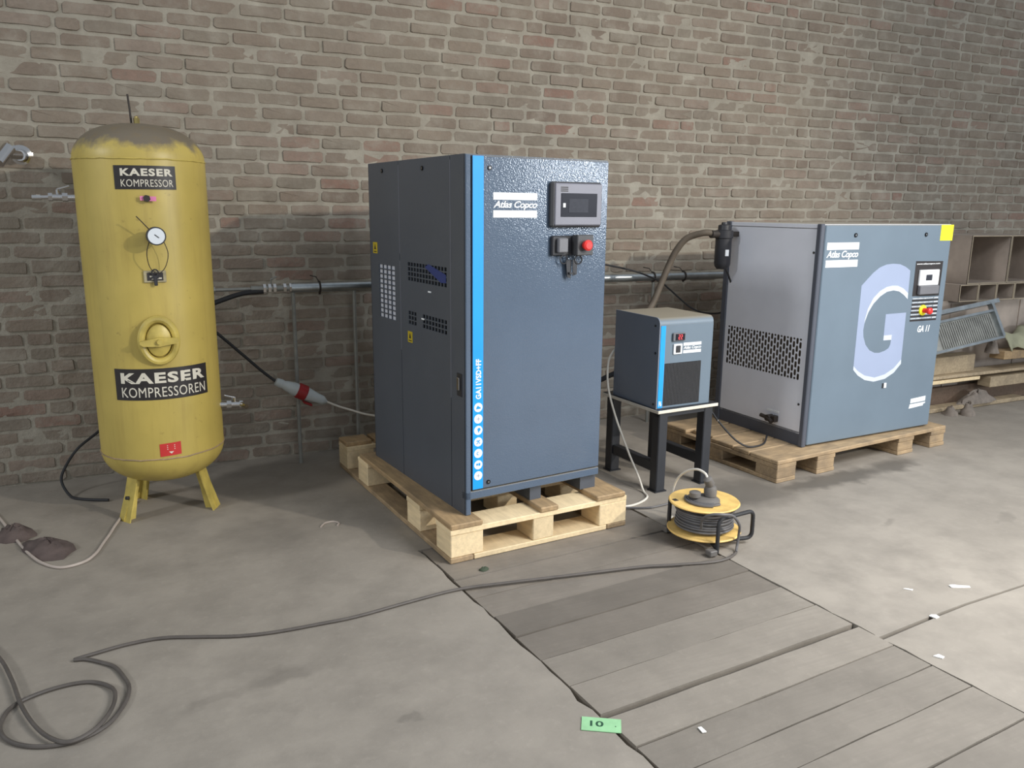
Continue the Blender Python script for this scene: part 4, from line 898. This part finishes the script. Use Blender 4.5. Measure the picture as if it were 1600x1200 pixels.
# chrome valve on the wall, far left
cv = thing('wall_valve', 'shiny chrome valve on the brick wall left of the yellow tank', 'valve', (-0.455, 4.40, 1.568)); cv.scale = (1.5, 1.5, 1.5)
b = MB(); b.lathe([(0.038, 0.0), (0.036, 0.008), (0.020, 0.014), (0.016, 0.05)], 24, FRONT @ T(0, 0, -0.02)); b.build('wall_rose', 'chrome', cv)
b = MB(); b.cyl((0, -0.03, 0), (-0.035, -0.07, 0.0), 0.013, 14); b.cyl((-0.02, -0.062, 0.02), (-0.05, -0.092, -0.025), 0.018, 14); b.build('valve_body', 'chrome', cv)
b = MB(); b.tube([(-0.03, -0.07, 0.004), (-0.10, -0.085, 0.004), (-0.17, -0.09, 0.004)], 0.004, 8); b.build('spindle', 'chrome', cv)
# ------------------------------------------------------------------ small things on the floor
cd = thing('number_card', 'green card with a handwritten number lying on the floor joint', 'card', (1.0277, 1.6325, 0), -0.549)
b = MB(); b.box(-0.053, 0.053, -0.029, 0.029, 0.0012, 0.0028); b.build('card', 'green_card', cd, smooth=False)
text_mb('10', -0.030, 0.006, -0.010, 0.014, T(0, 0, 0.0028), 0.02, 0, 0.0003).build('handwriting', 'ink', cd, smooth=False)
b = MB(); disc(b, 0.038, -0.004, 0.002, 0.0003, T(0, 0, 0.0028), 8); b.build('pinhole', 'ink', cd, smooth=False)
def lump(name, m, loc, rx, ry, h, label, cat, seed=1, n=14, rot=0.0):
    r_ = random.Random(seed); vs = []; fs = []; R = 6
    for i in range(R):
        t = i/(R-1)
        for k in range(n):
            a = 2*pi*k/n; q = (1-t*0.98)*(1+r_.uniform(-.18, .18)); vs.append((rx*q*cos(a), ry*q*sin(a), 0.001+h*(1-(1-t)**1.2 if False else sin(t*pi/2))*(1+r_.uniform(-.3, .2) if 0 < i else 1)))
    for i in range(R-1):
        for k in range(n): fs.append((i*n+k, i*n+(k+1) % n, (i+1)*n+(k+1) % n, (i+1)*n+k))
    fs.append(tuple((R-1)*n+k for k in range(n))); fs.append(tuple(range(n))[::-1])
    for k in range(n): vs[k] = (vs[k][0], vs[k][1], 0.0005)
    b = MB(); b.add(vs, fs); o = b.build(name, m, angle=60, loc=loc); o.rotation_euler = (0, 0, rot); return tag(o, label, cat)
lump('rag', 'rag', (-0.425, 3.50, 0), 0.135, 0.085, 0.045, 'dark crumpled rag on the floor left of the tank inside the pale cable', 'rag', 4, 18, -0.9)
lump('rag', 'rag', (-0.565, 3.70, 0), 0.09, 0.07, 0.05, 'brown crumpled rag lying behind the darker rag at the left', 'rag', 9, 16, -0.3)
def scrap(loc, pts, label, m='paper', cat='paper scrap', name='paper_scrap'):
    b = MB(); b.prism(pts, 0.001, 0.004); o = b.build(name, m, smooth=False, loc=(*loc, 0)); return tag(o, label, cat)
scrap((2.667, 1.803), [(-0.03, 0.02), (-0.035, 0.005), (-0.015, -0.006), (0.03, -0.024), (0.036, -0.014), (0.01, 0.0), (-0.012, 0.018)], 'white paper scrap on the concrete, brightest of the pieces at the right')
scrap((2.38, 1.681), [(-0.014, 0.01), (-0.006, -0.012), (0.012, -0.010), (0.016, 0.006), (0.0, 0.013)], 'small crumpled white scrap lying in the floor joint at the right')
scrap((2.47, 1.86), [(-0.012, 0.012), (0.006, -0.01), (0.014, -0.008), (-0.002, 0.01)], 'thin white sliver of paper left of the brightest scrap')
scrap((1.262, 1.505), [(-0.004, 0.012), (-0.006, -0.01), (0.006, -0.012), (0.006, 0.01)], 'white crumb lying in the wide gap between floor planks')
scrap((2.17, 1.50), [(-0.016, 0.008), (-0.002, -0.014), (0.012, -0.010), (0.008, 0.008)], 'pale fragment on the concrete right of the plank edge')
lump('leaf_clump', 'moss', (1.105, 2.635, 0), 0.022, 0.014, 0.012, 'small dark green leaf clump on the floor before the pale pallet', 'leaf', 3, 10)
b = MB(); b.tube(spline([(0.62, 3.30, 0.003), (0.645, 3.335, 0.003), (0.68, 3.34, 0.003), (0.70, 3.315, 0.003), (0.69, 3.29, 0.003)], 5), 0.004, 6)
tag(b.build('string', 'cord_pale'), 'short curl of pale string on the floor left of the pale pallet', 'string')

# ------------------------------------------------------------------ junk along the wall at the right
def steel_box(name, label, x0, x1, y0, y1, z0, z1, t=0.006, open_front=True, group=None):
    r_ = thing(name, label, 'box', (x0, y0, z0), 0, group); w_, d_, h_ = x1-x0, y1-y0, z1-z0
    for nm, bx in (('left_wall', (0, t, 0, d_, 0, h_)), ('right_wall', (w_-t, w_, 0, d_, 0, h_)), ('floor_sheet', (t, w_-t, 0, d_, 0, t)), ('top_sheet', (t, w_-t, 0, d_, h_-t, h_)), ('rear_wall', (t, w_-t, d_-t, d_, t, h_-t))):
        b = MB(); b.box(*bx); b.build(nm, 'rust', r_, smooth=False)
    b = MB(); e = 0.006
    b.plate([0, e, w_-e, w_], [0, e, h_-e, h_], lambda i, j: i == 1 and j == 1, 0.006, T(0, -0.001, 0) @ FRONT); b.build('front_edge', 'rust_edge', r_, smooth=False)
    return r_
# long steel chest carrying the boxes
b = MB(); b.box(4.35, 7.4, 3.86, 4.33, 0.012, 0.748, 0.004); ch = b.build('steel_chest', 'rust'); tag(ch, 'long low brown steel chest against the wall carrying the rows of boxes', 'chest')
for x in (5.2, 5.95, 6.7):
    b = MB(); b.box(x, x+0.03, 3.854, 3.86, 0.05, 0.73); b.build('batten', 'rust', ch, smooth=False)
xs_ = [4.40, 4.585, 4.777, 4.97, 5.162, 5.358, 5.551, 5.747, 5.94, 6.13, 6.32, 6.51, 6.70, 6.89]
for i in range(4, 8):
    nm = {4: 'low steel bin of the lower row, first clear of the compressor', 5: 'low steel bin of the lower row, second clear of the compressor', 6: 'low steel bin of the lower row, third clear of the compressor', 7: 'low steel bin of the lower row cut by the right picture edge'}[i]
    steel_box('steel_bin', nm, xs_[i]+0.002, xs_[i+1]-0.002, 3.78, 4.28, 0.7495, 0.868, 0.004, group='steel bins in the lower row')
for i, (xa, xb, nm) in enumerate(((5.255, 5.672, 'large open steel box on the bins nearest the compressor, with bright front edge'), (5.677, 6.08, 'large open steel box on the bins at the right picture edge'))):
    steel_box('steel_box', nm, xa, xb, 3.80, 4.33, 0.8695, 1.204, 0.006, group='large steel boxes in the upper row')
# ribbed tray leaning on the chest
ty = thing('ribbed_tray', 'galvanised ribbed tray tilted against the brown chest above the timber', 'tray', (4.85, 3.58, 0.463), 0)
ux = Vector((0.665, 0.03, 0.062)); uy = Vector((0.0, 0.10, 0.182))
nrm = ux.cross(uy).normalized(); TM = Matrix(((ux.x, uy.x, nrm.x, 0), (ux.y, uy.y, nrm.y, 0), (ux.z, uy.z, nrm.z, 0), (0, 0, 0, 1)))
b = MB(); b.box(-0.25, 0.84, 0.0, 1.0, -0.006, -0.002, m=TM); b.build('tray_sheet', 'galv_dull', ty, smooth=False)
for k in range(26):
    xk = -0.06+k*0.033
    b = MB(); b.box(xk, xk+0.014, 0.06, 0.86, -0.002, 0.007, m=TM); b.build('rib', 'galv_dull', ty, smooth=False)
for bx in ((-0.25, 0.86, -0.06, 0.02, -0.006, 0.02), (-0.25, 0.86, 0.90, 0.98, -0.006, 0.02), (0.82, 0.86, 0.0, 1.22, -0.006, 0.03), (-0.25, 0.98, 1.17, 1.31, -0.02, 0.02)):
    b = MB(); b.box(*bx, m=TM); b.build('tray_rim', 'galv', ty, smooth=False)
def timber(x0, x1, y0, d, z0, h, rz, m, label, name='timber', tilt=0.0):
    b = MB(); L = x1-x0; r_ = random.Random(label); bb = 0.004
    b.box(0, L, 0, d, 0, h, bb)
    o = b.build(name, m, smooth=False, loc=(x0, y0, z0)); o.rotation_euler = (0, -tilt, rz); return tag(o, label, 'timber')
timber(4.5, 5.9, 3.66, 0.09, 0.002, 0.03, 0.02, 'pile_wood', 'long pale plank at the bottom front of the timber pile')
timber(4.4, 6.9, 3.79, 0.03+0.0, 0.002, 0.14, 0.0, 'brown_wood', 'dark upright plank at the bottom rear of the timber pile')
lump('sack', 'stone', (5.38, 3.70, 0.032), 0.20, 0.05, 0.085, 'pale stuffed paper sack lying on the bottom plank', 'sack', 6, 18)
timber(5.44, 7.0, 3.655, 0.10, 0.142, 0.075, 0.02, 'pile_wood', 'square timber resting on the upright plank at the right')
timber(4.4, 5.35, 3.655, 0.12, 0.205, 0.026, 0.02, 'new_wood', 'short yellowish board under the broad grey boards')
timber(4.3, 6.9, 3.65, 0.14, 0.240, 0.022, 0.01, 'pile_wood', 'broad grey board lying across the timber pile')
timber(4.35, 5.32, 3.68, 0.11, 0.2625, 0.122, 0.03, 'pile_wood', 'thick beam end on the broad board below the tray')
timber(5.50, 6.9, 3.62, 0.11, 0.345, 0.06, 0.06, 'deck_wood', 'thick beam sloping at the right edge under the tarpaulin', tilt=-0.02)
b = MB(); nx_, ny_ = 22, 8; r_ = random.Random(8); vs = []; fs = []
for j in range(ny_+1):
    for i in range(nx_+1):
        x = i/nx_; y = j/ny_
        f = 0.022*sin(9*x+3*y)+0.018*sin(17*x-5*y)+r_.uniform(-.004, .004)
        vs.append((0.75*x, -0.02+0.16*y+f*0.8, 0.135*sin(min(1, y*1.25)*pi/2)*(1-0.12*sin(7*x))+f*0.6))
for j in range(ny_):
    for i in range(nx_): fs.append((j*(nx_+1)+i, j*(nx_+1)+i+1, (j+1)*(nx_+1)+i+1, (j+1)*(nx_+1)+i))
b.add(vs, fs); o = b.build('tarpaulin', 'tarp', angle=70, loc=(5.56, 3.63, 0.405)); tag(o, 'grey green crumpled tarpaulin on the beam at the right edge', 'tarpaulin')
md = o.modifiers.new('thickness', 'SOLIDIFY'); md.thickness = 0.006
lump('rubble', 'stone', (5.47, 3.70, 0.386), 0.055, 0.05, 0.10, 'lump of rubble between the ribbed tray and the tarpaulin', 'rubble', 12, 12)
lump('rubble', 'stone', (5.09, 3.55, 0.0), 0.06, 0.05, 0.09, 'stone on the floor at the foot of the timber pile by the compressor', 'rubble', 13, 12)
lump('rubble', 'stone', (4.98, 3.60, 0.0), 0.05, 0.05, 0.06, 'smaller stone on the floor, half hidden by the compressor', 'rubble', 15, 12)
